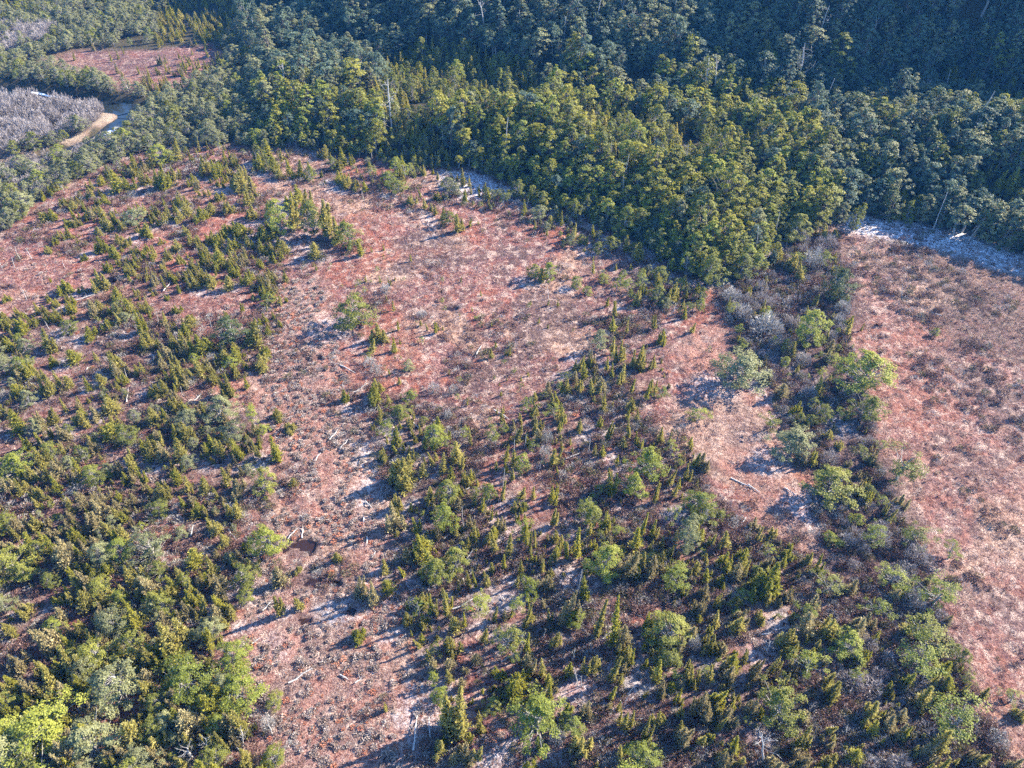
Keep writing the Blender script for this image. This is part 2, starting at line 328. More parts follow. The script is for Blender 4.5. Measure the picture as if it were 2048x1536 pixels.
# --- conifer: short upswept branches round one or several leaders
def conifer(seed, H, R, leaders=1, dens=1.0, power=.85, leaf=(.23, .080), bare=.06):
    r = np.random.default_rng(seed); cr, tr = MB(), MB()
    for k in range(leaders):
        if k == 0: b = np.zeros(3); h = H; rr = R if leaders == 1 else R * .62
        else:
            a = r.uniform(0, 6.28); q = R * r.uniform(.35, .75); b = np.array([math.cos(a) * q, math.sin(a) * q, 0]); h = H * r.uniform(.45, .85); rr = R * r.uniform(.38, .55)
        lean = r.normal(0, .04, 2); top = b + np.array([lean[0] * h, lean[1] * h, h])
        tr.tube([b * .3 + [0, 0, -.3], b + (top - b) * .35, b + (top - b) * .7, top], [.035 * h * .5 + .02, .025 * h * .5, .012 * h * .5, .008], 5)
        nb = int(52 * dens * h * (0.7 + rr)); hs = bare + (1 - bare) * r.random(nb) ** 1.15; az = r.uniform(0, 6.28, nb)
        L = rr * ((1 - hs) ** power) * r.uniform(.40, 1.35, nb) + .03
        lumps = 1 + .35 * np.sin(az * 3 + k) * np.sin(hs * 14 + seed); L *= lumps
        el = r.uniform(.35, .95, nb); ax = b + (top - b) * hs[:, None]
        d = np.stack([np.cos(az) * np.cos(el), np.sin(az) * np.cos(el), np.sin(el)], 1)
        m = 7; t = np.linspace(.34, 1.06, m)[None, :] + r.uniform(-.06, .06, (nb, m))
        P = ax[:, None, :] + d[:, None, :] * (L[:, None] * t)[:, :, None]; P[:, :, 2] -= (L[:, None] * .45) * (1 - t) * 0 + (L[:, None] * .42)
        P = P.reshape(-1, 3) + r.normal(0, .035, (nb * m, 3)); P[:, 2] = np.maximum(P[:, 2], .03)
        D = np.repeat(d, m, 0) + r.normal(0, .5, (nb * m, 3)) + [0, 0, .35]
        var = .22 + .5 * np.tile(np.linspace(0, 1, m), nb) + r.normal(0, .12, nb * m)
        s = r.uniform(.7, 1.35, nb * m) * np.repeat(1.08 - .45 * hs, m)
        ow = np.repeat(np.stack([np.cos(az), np.sin(az), np.full(nb, .45)], 1), m, 0)
        cr.leaves(P, D, ow + .75 * rdir(nb * m, r), leaf[0] * s, leaf[1] * s, np.clip(var, 0, 1))
    return tr, cr
# --- beech: a forked trunk, limbs and flat sprays of small leaves
def beech(seed, H, R, pads=46, per=55, lo=.28, leaf=.17, flat=.30, lean=0.0, padr=.62, gaps=0.0):
    r = np.random.default_rng(seed); cr, tr = MB(), MB()
    la = r.uniform(0, 6.28); lv = np.array([math.cos(la), math.sin(la), 0]) * lean * H
    bend = r.normal(0, .05 * H, (2,)); tpt = lambda s: lv * s ** 1.3 + np.array([bend[0] * math.sin(s * 3), bend[1] * math.sin(s * 3), H * .9 * s])
    tr.tube([tpt(0) - [0, 0, .4], tpt(.2), tpt(.45), tpt(.7), tpt(1)], [.028 * H, .022 * H, .016 * H, .010 * H, .004 * H], 6)
    l1, l2, l3 = r.uniform(0, 6.28, 3); lob = r.uniform(.18, .38)
    for i in range(pads):
        h = lo + (1 - lo) * (i + r.random()) / pads
        az = i * 2.39996 + r.normal(0, .5)
        prof = max(0.12, math.sin(math.pi * min(1, max(.04, (h - lo) / (1 - lo) * .80 + .20)))) ** .7
        if gaps and r.random() < gaps: continue
        q = R * prof * math.sqrt(r.uniform(.12, 1.0)) * r.uniform(.80, 1.20) * (1 + lob * math.sin(2 * az + l1 + 3 * h) + .5 * lob * math.sin(3 * az + l2) + .12 * math.sin(9 * h + l3))
        ax = tpt(max(.12, h - .18 - .05 * r.random()))
        c = lv * h ** 1.3 + np.array([math.cos(az) * q, math.sin(az) * q, H * h * .97])
        midp = ax + (c - ax) * .55 + [0, 0, -.06 * H * r.random()]
        tr.tube([ax, midp, c], [.009 * H * (1.2 - h) + .012, .006 * H * (1.2 - h) + .009, .006], 4)
        pr = padr * R / 2.2 * r.uniform(.7, 1.3) * (.6 + .5 * prof)
        n = int(per * r.uniform(.7, 1.3)); out = np.array([math.cos(az), math.sin(az), 0.0])
        e = rdir(n, r) * (r.random((n, 1)) ** .45) * pr; e[:, 2] *= flat * 1.6; e[:, 2] += -.18 * (e @ out) * 1.0
        e[:, 2] += .12 * pr
        P = c + e; Nn = rdir(n, r) * .6 + [0, 0, .75] + out * .5
        D = np.cross(Nn, rdir(n, r))
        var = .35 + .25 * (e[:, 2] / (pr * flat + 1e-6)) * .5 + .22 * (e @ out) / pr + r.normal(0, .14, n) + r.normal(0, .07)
        s = leaf * r.uniform(.6, 1.35, n)
        cr.leaves(P, D, Nn, s * 1.25, s * .8, np.clip(var, 0, 1))
    return tr, cr
def deadtree(seed, H, nb, spread, r0=.03, lean=.08, zig=.03):
    r = np.random.default_rng(seed); tr, br = MB(), MB()
    la = r.uniform(0, 6.28); n = 6; pts = [np.array([math.cos(la) * lean * H * s ** 1.2, math.sin(la) * lean * H * s ** 1.2, H * s]) + np.append(r.normal(0, zig * H * .3, 2), 0) * (s > 0) for s in np.linspace(0, 1, n)]
    pts[0] = pts[0] - [0, 0, .4]
    tr.tube(pts, [r0 * H * (1 - .75 * s) + .012 for s in np.linspace(0, 1, n)], 6)
    for i in range(nb):
        s = r.uniform(.3, .98); j = min(n - 2, int(s * (n - 1))); a = pts[j] + (pts[j + 1] - pts[j]) * (s * (n - 1) - j)
        az = r.uniform(0, 6.28); L = spread * H * r.uniform(.4, 1.0) * (1.15 - .6 * s); el = r.uniform(.1, 1.0)
        d = np.array([math.cos(az) * math.cos(el), math.sin(az) * math.cos(el), math.sin(el)])
        p1 = a + d * L * .5 + r.normal(0, .05 * L, 3); p2 = a + d * L + [0, 0, .15 * L] + r.normal(0, .1 * L, 3)
        br.tube([a, p1, p2], [.016 + .006 * H * r0 * 20 * (1.1 - s), .014, .007], 4)
        for _ in range(3):
            q = p1 + (p2 - p1) * r.random(); e = rdir(1, r)[0]; e[2] = abs(e[2]); br.tube([q, q + e * L * .35], [.010, .005], 3)
    return tr, br
def twiggy(seed, H, R, n, ln, wd, up=.6):
    r = np.random.default_rng(seed); cr = MB(); az = r.uniform(0, 6.28, n); q = R * np.sqrt(r.random(n)); t = r.random(n) ** .6
    top = H * np.sqrt(np.clip(1 - (q / R) ** 2 * .85, 0, 1)) * (1 + .25 * np.sin(az * 4 + seed))
    P = np.stack([np.cos(az) * q, np.sin(az) * q, top * t + .02], 1)
    D = np.stack([np.cos(az) * q / R, np.sin(az) * q / R, np.full(n, up)], 1) + r.normal(0, .45, (n, 3))
    s = r.uniform(.6, 1.4, n)
    cr.leaves(P, D, rdir(n, r), ln * s, wd * s, np.clip(.15 + .6 * t + r.normal(0, .15, n), 0, 1)); return cr
def tuft(seed, H, R, n, wd):
    r = np.random.default_rng(seed); m = MB(); az = r.uniform(0, 6.28, n); el = r.uniform(.25, 1.25, n); L = H * r.uniform(.6, 1.2, n)
    d = np.stack([np.cos(az) * np.cos(el), np.sin(az) * np.cos(el), np.sin(el)], 1); b = np.stack([np.cos(az), np.sin(az), 0 * az], 1) * R * r.uniform(.1, 1, n)[:, None]
    b[:, 2] -= .06; W = np.cross(d, [0, 0, 1.0]); W /= np.linalg.norm(W, axis=1, keepdims=True); W = W * wd * r.uniform(.6, 1.3, n)[:, None]
    tip = b + d * L[:, None]; tip[:, 2] -= .25 * L * np.cos(el) * .6
    V = np.stack([b - W, b + W, tip], 1).reshape(-1, 3); m.add(V, np.arange(3 * n).reshape(-1, 3), np.clip(r.normal(.5, .2, n), 0, 1)); return m
# ------------------------------------------------------------------ prototypes: (trunk mesh, crown mesh, height, crown width)
PRO = {}
def proto(key, tc, H, W, tm, cm):
    PRO.setdefault(key, []).append((tc[0].mesh(key + '_trunk', M[tm]), tc[1].mesh(key + '_crown', M[cm]), H, W))
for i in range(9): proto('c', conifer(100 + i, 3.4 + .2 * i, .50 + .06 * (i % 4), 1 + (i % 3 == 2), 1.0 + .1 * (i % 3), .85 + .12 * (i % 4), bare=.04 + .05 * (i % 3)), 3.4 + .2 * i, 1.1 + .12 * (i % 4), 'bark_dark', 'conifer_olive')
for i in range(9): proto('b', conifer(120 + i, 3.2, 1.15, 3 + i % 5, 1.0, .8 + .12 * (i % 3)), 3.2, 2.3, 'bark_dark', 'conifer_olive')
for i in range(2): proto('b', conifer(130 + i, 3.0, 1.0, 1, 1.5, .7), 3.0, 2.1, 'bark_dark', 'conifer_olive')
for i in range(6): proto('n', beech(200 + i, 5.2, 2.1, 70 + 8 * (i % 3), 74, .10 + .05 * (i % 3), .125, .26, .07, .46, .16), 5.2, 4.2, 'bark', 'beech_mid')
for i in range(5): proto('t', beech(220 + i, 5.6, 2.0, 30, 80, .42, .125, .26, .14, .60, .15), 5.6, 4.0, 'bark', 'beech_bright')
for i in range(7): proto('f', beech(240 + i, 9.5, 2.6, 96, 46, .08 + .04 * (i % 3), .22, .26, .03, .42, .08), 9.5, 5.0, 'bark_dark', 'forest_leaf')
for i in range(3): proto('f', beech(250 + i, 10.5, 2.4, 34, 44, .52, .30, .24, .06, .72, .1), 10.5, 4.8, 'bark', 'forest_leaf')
SNAG = []
for i in range(5): SNAG.append(('pole', *[x for x in deadtree(300 + i, 4.0, 2, .10, .011, .07)], 4.0))
for i in range(5): SNAG.append(('tree', *[x for x in deadtree(320 + i, 5.0, 13, .34, .018, .12)], 5.0))
SNAG = [(k, a.mesh('dead_trunk', M['dead']), b.mesh('dead_branches', M['dead']), h) for k, a, b, h in SNAG]

# ------------------------------------------------------------------ linking helpers
def link(name, data, parent=None, loc=None):
    o = bpy.data.objects.new(name, data); COL.objects.link(o)
    if parent: o.parent = parent
    if loc is not None: o.location = loc
    return o
def tag(o, label=None, cat=None, group=None, kind=None):
    if label: o['label'] = label
    if cat: o['category'] = cat
    if group: o['group'] = group
    if kind: o['kind'] = kind
    return o
def setmat(o, mat):
    o.material_slots[0].link = 'OBJECT'; o.material_slots[0].material = mat

# ------------------------------------------------------------------ the ground
def axis(a, b, step, far_a, far_b, grow=1.22):
    c = list(np.arange(a, b + 1e-6, step)); s = step; p = a; left = []
    while p > far_a: s *= grow; p -= s; left.append(p)
    s = step; p = c[-1]; right = []
    while p < far_b: s *= grow; p += s; right.append(p)
    return np.array(left[::-1] + c + right)
def build_ground(trees):
    xs = axis(-64, 68, .30, -900, 900); ys = np.concatenate([axis(17, 118, .30, -700, 118)[:-1], axis(118, 190, .75, 118, 1200)])
    ys = np.unique(np.round(ys, 4))
    X, Y = np.meshgrid(xs, ys); x = X.ravel(); y = Y.ravel()
    z = height(x, y); nx, ny = len(xs), len(ys)
    V = np.stack([x, y, z], 1)
    i = np.arange(ny - 1)[:, None] * nx + np.arange(nx - 1)[None, :]
    F = np.stack([i, i + 1, i + nx + 1, i + nx], -1).reshape(-1, 4)
    mb = MB(); mb.add(V, F, .5); me = mb.mesh('ground', M['ground'])
    n1 = fbm(x, y, 7, 61, 3); n2 = fbm(x, y, 2.2, 67, 2)
    wob = (n1 - .5) * 9 + (n2 - .5) * 3
    def inside(poly, soft=1.2): return 1 - sstep(-soft, soft, sdpoly(x, y, poly) + wob * .55)
    bogd = sdpoly(x, y, BOG)
    heath = np.maximum.reduce([.95 * inside(RIBBON), .40 * inside(LOWR) * sstep(.42, .60, n1) + .05 * inside(LOWR), .35 * inside(BOG2), .55 * inside(REEDS) * sstep(.38, .55, n1), .45 * inside(CENTR) * sstep(.42, .58, n1), .6 * inside(LEFTD) * sstep(.40, .6, n1)])
    rust = np.maximum.reduce([.8 * inside(OPENR) * sstep(.45, .65, n1) + .25 * inside(OPENR), .75 * inside(LANE) * sstep(.50, .62, n2), .25 * inside(BOG2), .40 * inside(LEFTB), .30 * (bogd < 0) * sstep(30, 36, x) * sstep(.42, .60, n1)])
    frost = np.zeros(x.shape)
    for p in FROST: frost = np.maximum(frost, (.95 if p is FROST[0] else .75 if p is FROST[1] else .30) * (1 - sstep(-1.3, 1.0, sdpoly(x, y, p) + wob * .55)))
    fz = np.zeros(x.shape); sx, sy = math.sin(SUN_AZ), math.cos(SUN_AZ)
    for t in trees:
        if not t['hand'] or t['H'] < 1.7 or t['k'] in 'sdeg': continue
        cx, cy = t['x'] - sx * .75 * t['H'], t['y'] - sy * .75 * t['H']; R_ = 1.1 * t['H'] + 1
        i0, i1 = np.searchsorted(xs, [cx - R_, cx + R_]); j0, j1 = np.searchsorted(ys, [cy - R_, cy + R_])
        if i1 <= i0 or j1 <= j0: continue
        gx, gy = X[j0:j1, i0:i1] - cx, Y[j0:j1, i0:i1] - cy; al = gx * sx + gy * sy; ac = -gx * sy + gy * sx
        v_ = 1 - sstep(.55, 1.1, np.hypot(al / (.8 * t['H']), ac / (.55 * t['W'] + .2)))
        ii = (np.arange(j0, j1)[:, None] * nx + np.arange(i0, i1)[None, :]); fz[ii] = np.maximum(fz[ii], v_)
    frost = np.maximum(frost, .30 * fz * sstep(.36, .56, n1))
    sandm = inside(SAND, .5); dr, _ = dline(x, y, RIVER); sandm = np.maximum(sandm, .0) * (dr < 9)
    fl = sstep(0.0, 2.5, bogd + wob * .3) * (1 - inside(BOG2, 1.0)) * (1 - sandm)
    pale = np.maximum.reduce([.35 * inside(LANE), .35 * inside(OPENR), .15 * (bogd < 0) * sstep(28, 34, x)])
    wet = np.zeros(x.shape)
    for (c, a, b) in POOLW: wet = np.maximum(wet, 1 - sstep(.9, 2.0, np.hypot((x - c[0]) / a, (y - c[1]) / b) + (n2 - .5) * 1.6))
    heath = np.maximum(heath, .8 * wet)
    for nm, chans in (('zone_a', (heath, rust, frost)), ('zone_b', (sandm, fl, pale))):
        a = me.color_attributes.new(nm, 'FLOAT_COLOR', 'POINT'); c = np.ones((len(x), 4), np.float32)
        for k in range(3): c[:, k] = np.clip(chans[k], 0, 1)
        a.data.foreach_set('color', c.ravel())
    me.polygons.foreach_set('use_smooth', np.ones(len(F), bool))
    tag(link('ground', me), kind='structure')

def ribbon(name, line, half, z, mat, wob=.0, seed=3):
    r = np.random.default_rng(seed); P = []
    for i in range(len(line) - 1):
        for t in np.linspace(0, 1, 6, endpoint=False): P.append(line[i] + (line[i + 1] - line[i]) * t)
    P.append(line[-1]); P = np.array(P)
    for _ in range(3): P[1:-1] = (P[:-2] + P[2:] + 2 * P[1:-1]) / 4
    T = np.gradient(P, axis=0); T /= np.linalg.norm(T, axis=1, keepdims=True); Nn = np.stack([-T[:, 1], T[:, 0]], 1)
    V = []
    for p, n in zip(P, Nn):
        a = half * (1 + wob * r.normal()); b = half * (1 + wob * r.normal()); V += [(*(p + n * a), z), (*(p - n * b), z)]
    F = [(2 * i, 2 * i + 1, 2 * i + 3, 2 * i + 2) for i in range(len(P) - 1)]
    mb = MB(); mb.add(V, F, .5); return link(name, mb.mesh(name, mat))
tag(ribbon('river', RIVER, 3.3, -.60, M['river']), kind='structure')
for k, (pts, h, w) in enumerate((([(236, 248), (226, 257), (221, 264)], .6, .5), ([(60, 178), (95, 186), (130, 190)], .3, .5))):
    tag(ribbon('river_rapids', gpoly(pts), h, -.54, M['foam'], w, 9 + k), kind='structure')
for k, (c, a, b) in enumerate(POOLW):
    n = 22; r = np.random.default_rng(500 + k); V = [(c[0], c[1], -.10)]
    for i in range(n):
        t = 2 * math.pi * i / n; q = 1.45 + r.normal(0, .08); V.append((c[0] + math.cos(t) * a * q, c[1] + math.sin(t) * b * q, -.10))
    mb = MB(); mb.add(V, [(0, 1 + i, 1 + (i + 1) % n) for i in range(n)], .5); tag(link('pool', mb.mesh('pool', M['pool'])), kind='structure')

# ------------------------------------------------------------------ trees read off the picture: crop origin, then kind:x,base,width,height in crop pixels (2.926 per picture pixel)
CROPS = [
 (680, 500, """n:100,470,220,250 b:230,550,120,150 c:185,610,60,100 c:320,610,60,100 c:315,360,25,70 g:270,260,60,70 n:1130,185,80,110 n:1225,185,85,140 b:1180,200,60,100
  n:1385,230,70,100 n:1540,210,70,80 n:1440,270,60,60 c:1480,150,25,110 n:1655,170,40,60 b:1730,330,70,110 n:1840,320,100,130 c:1560,340,30,70 c:1600,490,60,110 c:1675,500,25,110 c:1840,480,50,110
  c:2015,410,40,100 n:1870,190,100,80 c:515,480,25,50 c:560,500,30,80 g:480,400,60,60 c:885,645,60,80 c:910,580,40,50 b:985,630,50,60 b:1395,730,80,120 G:1525,610,90,150 c:1590,620,40,120 b:1640,680,80,150
  b:1745,710,90,190 c:1560,720,35,100 c:1590,760,40,120 c:1650,800,60,130 c:1700,860,80,110 c:1790,890,40,130 t:1890,880,80,60 b:1690,960,80,120 c:1510,870,50,90 c:1540,960,50,120 c:1595,930,15,60
  g:180,700,80,60 g:215,740,80,80 G:400,720,70,90 c:290,740,20,50 c:350,790,30,60 b:30,900,60,90 b:215,920,120,170 c:290,920,50,90 g:550,850,70,90 g:665,850,60,80 n:415,890,70,70 g:635,1000,50,80 n:490,1030,40,70
  n:350,1010,110,120 b:345,1180,90,160 c:450,1150,60,110 n:550,1190,130,180 b:690,1270,100,170 c:765,1150,30,130 t:725,1120,50,110 t:905,1180,90,150 N:1070,1300,90,130 b:365,1410,190,220 c:600,1320,60,140 c:765,1370,50,90
  n:640,1521,130,190 n:880,1490,90,150 c:945,1480,50,120 c:1060,1470,60,100 c:1130,1470,40,90 b:520,1500,100,130 b:330,1540,80,120 b:1170,1070,50,90 g:1210,1150,70,120 b:1405,1080,60,90 c:1300,1180,40,60
  c:1490,1210,40,80 c:1535,1220,40,90 c:1555,1130,50,130 c:1505,1060,50,90 g:1195,1230,60,100 c:1275,1330,25,60 c:1300,1270,30,60 N:1800,1370,170,260 N:1700,1470,130,190 b:1580,1430,100,170 c:1835,1500,50,140
  c:1265,1440,30,80 b:1240,1500,90,130 n:1450,1540,90,80 c:1670,1180,50,90
  s:1015,1240,5,120 s:1080,1160,5,100 s:950,1400,5,120 s:1165,1300,5,80 s:1455,1190,5,90 s:700,720,5,50 s:1220,290,5,70 s:50,160,5,50 d:1930,400,40,90 d:1460,670,60,70"""),
 (1348, 500, """n:210,230,150,230 n:380,190,140,190 n:70,170,100,160 D:945,310,150,220 c:820,350,60,100 N:765,580,180,260 c:515,380,40,100 c:315,350,35,80 N:375,490,50,70 N:640,690,60,80 G:390,830,260,240 c:720,730,40,60
  c:65,410,30,90 c:100,495,50,80 t:200,620,30,60 N:1080,860,250,300 n:1100,1030,150,200 b:840,880,90,140 B:630,880,110,130 b:700,980,90,110 B:545,800,80,100 t:570,1060,100,130 G:680,1250,200,220 b:890,1130,90,90
  D:905,990,60,60 t:150,1020,110,100 B:155,1310,110,140 n:900,1521,250,260 t:1300,1400,220,200 t:1195,1190,60,80 n:1520,510,50,60 c:1090,480,40,60 N:130,1560,140,170 g:960,450,70,90 g:750,680,90,80 g:530,530,180,150
  g:400,420,120,110 g:330,320,110,90 g:800,130,110,150 b:680,130,80,140 b:740,200,80,120 b:600,80,90,120 g:560,480,110,90 g:980,380,90,100 b:960,1180,60,70 d:1330,290,40,70"""),
 (0, 500, """b:600,250,100,150 b:390,270,110,90 c:440,345,60,90 c:285,320,40,50 b:45,310,60,60 c:300,200,30,40 c:740,140,50,60 b:620,20,60,60 b:800,30,60,50 c:900,80,40,60 b:500,70,60,50 b:1290,110,120,120 b:1350,120,80,80
  b:1200,100,60,90 b:1060,90,60,70 b:960,130,50,60 b:1000,180,50,70 b:870,140,40,50 b:820,190,40,50 b:1240,240,120,120 b:1340,250,90,110 b:1450,220,90,120 b:1180,200,80,90 b:1100,190,60,80 c:800,280,40,60 b:980,300,50,50
  b:1040,380,70,60 b:840,370,80,60 c:1420,380,40,70 n:1580,330,80,70 b:590,380,80,90 c:650,400,60,80 G:745,440,80,100 b:840,500,80,160 b:1320,430,70,90 n:430,500,100,110 b:530,540,110,100 b:640,480,90,90 b:150,500,120,130
  b:40,450,90,100 G:160,620,100,120 b:290,620,130,170 b:330,690,80,90 b:450,680,120,120 c:570,660,50,70 b:60,600,90,110 b:700,740,110,160 b:810,740,80,80 b:610,810,80,110 b:410,820,80,100 b:310,860,120,170 b:130,870,110,120
  G:40,720,120,140 b:180,760,100,120 b:1120,480,110,110 b:1080,600,110,150 b:1200,640,150,180 D:1360,580,180,170 b:1500,600,140,200 n:1300,640,50,60 b:1560,640,80,90 b:1180,730,100,100 b:1065,810,110,170 b:1260,800,80,90
  n:1350,700,80,90 b:1530,720,130,100 b:1350,870,110,170 c:1450,830,70,90 b:910,890,100,100 b:670,980,130,130 b:500,1050,130,130 b:330,1040,100,120 b:680,1130,160,150 b:120,1090,110,170 b:1030,960,100,110 b:1110,1000,100,110
  b:1190,960,70,90 G:1290,1030,160,190 t:1500,1060,90,190 b:1640,1010,100,80 b:1705,1080,90,80 n:1540,1080,70,60 b:1630,1240,110,170 n:1550,1450,140,190 b:900,1240,110,150 b:1070,1250,100,170 b:1250,1200,110,130 b:1390,1240,100,150
  n:120,1350,170,180 b:270,1290,110,150 n:540,1370,120,110 G:640,1330,80,90 c:600,1250,60,70 b:1720,1400,80,50 c:2010,900,70,90
  s:930,440,5,80 s:1240,460,5,90 s:90,110,5,60 s:160,300,5,80 s:1040,540,5,70 s:745,760,5,70 s:1770,150,5,40 s:620,760,5,50 s:290,470,5,50 s:380,110,5,60 s:20,120,5,60 s:120,60,5,70 s:190,60,5,60 s:1065,850,5,50"""),
 (0, 1016, """D:2,2,2,2 N:1570,310,160,220 n:1450,470,140,170 n:1450,560,90,100 B:1660,480,130,160 b:1990,330,80,100 b:1750,390,60,60 c:1640,650,80,150 c:1760,600,60,100 N:1380,960,190,200 n:1430,1180,240,230 n:1620,1170,90,100
  n:1140,1120,260,220 G:730,1180,280,230 n:590,970,200,200 n:770,760,140,130 G:910,360,220,180 n:610,540,150,100 n:930,60,120,100 n:110,440,220,200 G:50,620,110,130 n:260,1470,350,300 n:60,1450,250,250 G:580,1510,300,220
  n:340,760,100,120 b:1060,1340,170,180 c:560,1370,130,170 b:840,1270,90,100 b:200,1190,120,130 b:340,1200,130,150 b:100,1080,110,120 g:1580,1310,80,100 n:1620,1521,140,100 n:1020,1480,60,60 b:880,1460,100,60 c:1340,1440,30,120
  c:1215,1400,60,90 b:700,900,120,120 b:900,960,110,150 b:960,850,90,120 b:480,780,110,120 b:1000,560,110,130 b:1150,600,120,150 b:1300,620,90,130 b:700,240,120,140 b:830,560,80,100 b:420,580,90,110 b:260,1000,90,110
  b:640,1000,80,90 b:800,1000,100,100 b:90,760,100,110 b:200,640,90,110 b:540,420,90,110 b:1060,460,90,120 b:1210,450,90,110 b:1280,180,90,120 b:1400,90,90,120
  e:1130,1500,130,160 e:1230,1480,100,130 s:1100,740,5,90 s:1240,690,5,60 d:1430,1400,40,90 s:1595,1330,5,110"""),
 (680, 1016, """B:330,150,140,190 n:600,160,130,200 b:500,330,140,190 n:560,480,140,200 n:680,400,140,190 B:120,550,100,150 B:210,590,100,170 b:290,520,110,130 c:270,400,60,100 b:485,600,100,120 c:600,530,50,60 c:630,660,60,180 c:565,640,40,110
  c:730,710,40,110 c:900,680,50,100 t:960,880,130,200 b:110,790,100,100 c:480,800,60,80 b:660,870,120,140 c:800,230,50,120 c:860,230,60,100 c:910,280,60,150 c:990,300,60,140 c:960,370,50,120 c:1110,260,30,130 c:1140,260,25,120
  c:1240,120,60,130 c:1380,320,60,190 c:1330,320,50,140 c:1260,330,30,100 c:1225,340,30,80 n:1460,120,130,160 b:1550,150,60,130 N:1530,430,180,240 B:1660,430,110,220 t:1800,340,110,100 c:1760,180,50,170 c:1880,250,40,100
  c:1850,190,30,80 G:2020,270,110,230 n:1960,480,150,150 b:1440,570,80,160 N:1380,720,90,130 B:1330,700,80,190 c:1120,690,60,140 c:1075,720,50,170 c:1220,680,50,110 N:1110,530,90,130 c:1490,790,80,230 c:1600,830,80,260
  b:1260,840,80,120 c:1090,870,70,130 c:1340,1000,80,120 c:1185,1010,60,130 c:1420,980,40,100 c:1580,1040,80,170 c:1640,1050,60,90 n:1890,830,230,220 b:1800,740,90,120 n:1920,930,150,120 c:1850,1040,80,140 c:1700,940,40,110
  b:690,1360,230,320 N:590,1150,110,110 n:890,1220,110,110 N:1140,1350,280,290 g:1270,1400,90,110 c:1160,1080,70,90 c:1230,1150,70,130 B:1440,1250,80,130 b:1660,1320,90,150 b:1410,1440,90,160 b:1860,1310,110,140 c:1770,1390,70,150
  b:1990,1360,100,120 n:1760,1521,170,110 c:1640,1500,60,110 b:1990,1240,60,90 c:270,1190,40,70 n:560,1050,60,90 c:760,480,40,110 c:800,490,35,110 c:860,470,50,90 c:890,390,60,90 c:1060,400,50,110 c:1180,390,40,100 c:1000,650,35,60
  s:1380,520,5,130 s:1400,510,5,130 s:1355,900,5,110 s:1390,1050,5,80 s:1415,1050,5,90 s:1655,1170,5,120 s:1890,370,5,80 s:1180,780,5,90 s:720,110,5,100 d:930,1430,30,60 s:1550,1400,5,60 s:1060,870,5,90"""),
 (1348, 1016, """n:170,130,120,160 G:60,230,90,200 n:270,70,80,80 c:190,350,50,110 c:325,330,30,60 b:580,200,90,100 B:470,140,90,90 b:530,540,200,260 n:470,440,100,110 t:860,540,150,130 B:780,660,150,180 g:1010,230,100,90 N:960,240,60,60
  t:1150,240,130,180 t:1400,230,160,150 t:1600,330,100,130 t:1500,610,200,170 t:1240,490,150,140 t:1190,660,130,150 g:1390,620,120,120 t:1440,840,240,220 t:1400,1030,240,180 N:980,890,180,180 b:1340,760,140,120 b:890,1130,140,170
  b:640,850,120,150 B:460,1020,80,150 b:370,760,130,150 c:240,720,60,110 b:250,600,60,110 b:355,610,100,110 B:290,880,100,110 b:330,990,120,130 g:110,850,70,110 b:100,1060,100,140 B:160,1260,130,180 b:570,980,80,120 b:20,1160,70,100
  n:620,1300,230,260 b:1130,1300,160,170 t:1560,1390,300,260 b:1590,1100,120,120 c:1800,1140,90,90 t:1960,1170,110,100 b:2010,1250,90,90 b:730,1430,130,150 c:920,1400,90,90 b:1040,1521,160,120 B:30,1400,130,150 b:200,1390,80,90
  c:260,1480,60,100 g:1880,1400,120,100 b:490,690,90,100 s:480,270,5,60 d:540,860,30,70 d:520,1510,60,170 d:800,1200,70,60 d:1000,1360,60,60 t:1620,860,80,80"""),
]
LOGS = [(680, 500, "40,870,160,785 0,680,90,730 900,940,990,1000 790,640,830,570 0,1170,50,1110 150,1480,190,1521 1470,1400,1490,1360 430,1020,470,1060 720,1440,760,1400 1290,1240,1400,1200"),
        (1348, 500, "430,1380,500,1430 910,925,930,905 640,1400,700,1440 330,1340,460,1400 1560,390,1500,375 720,850,760,820"),
        (0, 500, "745,900,757,830 1140,890,1180,855 500,740,520,695 1280,730,1310,700 960,250,1000,205 1930,1120,1980,1060 1840,1260,1880,1200 450,300,560,265 1480,150,1500,120 1560,1240,1600,1230 1410,1285,1480,1290 900,660,905,620"),
        (0, 1016, "80,130,190,165 40,120,130,140 130,150,150,110 410,170,520,280 890,600,960,640 1690,1030,1830,945 1690,190,1745,130 1770,185,1775,120 1120,170,1135,110 1990,980,2040,1010 90,870,150,930 1540,610,1600,550 1370,1400,1440,1440 1340,130,1390,200 430,560,490,620 230,110,300,70 770,350,830,370 590,670,680,740 1480,800,1530,770"),
        (680, 1016, "430,1430,455,1225 530,1350,522,1230 600,200,660,150 660,600,830,520 740,310,790,240 1290,1200,1390,1230 140,60,142,110 690,370,715,350 720,420,730,460 160,180,158,230 190,300,210,260 1000,880,940,910 1050,900,1180,920 1520,780,1580,735 1640,760,1700,750 1600,1060,1650,1150 1000,1140,1010,1120 1720,440,1760,450 90,1030,130,1005 520,900,522,940 1430,480,1440,470 1700,1240,1780,1240 950,530,970,560"),
        (1348, 1016, "510,750,560,742 510,800,545,860 1180,940,1205,925 1375,1020,1390,1015 610,715,660,705 400,90,420,60 240,1090,310,1120 1000,700,1060,712 700,740,708,800 150,1310,165,1340 370,290,420,340 620,1000,640,960 830,650,880,690 1310,970,1340,970")]
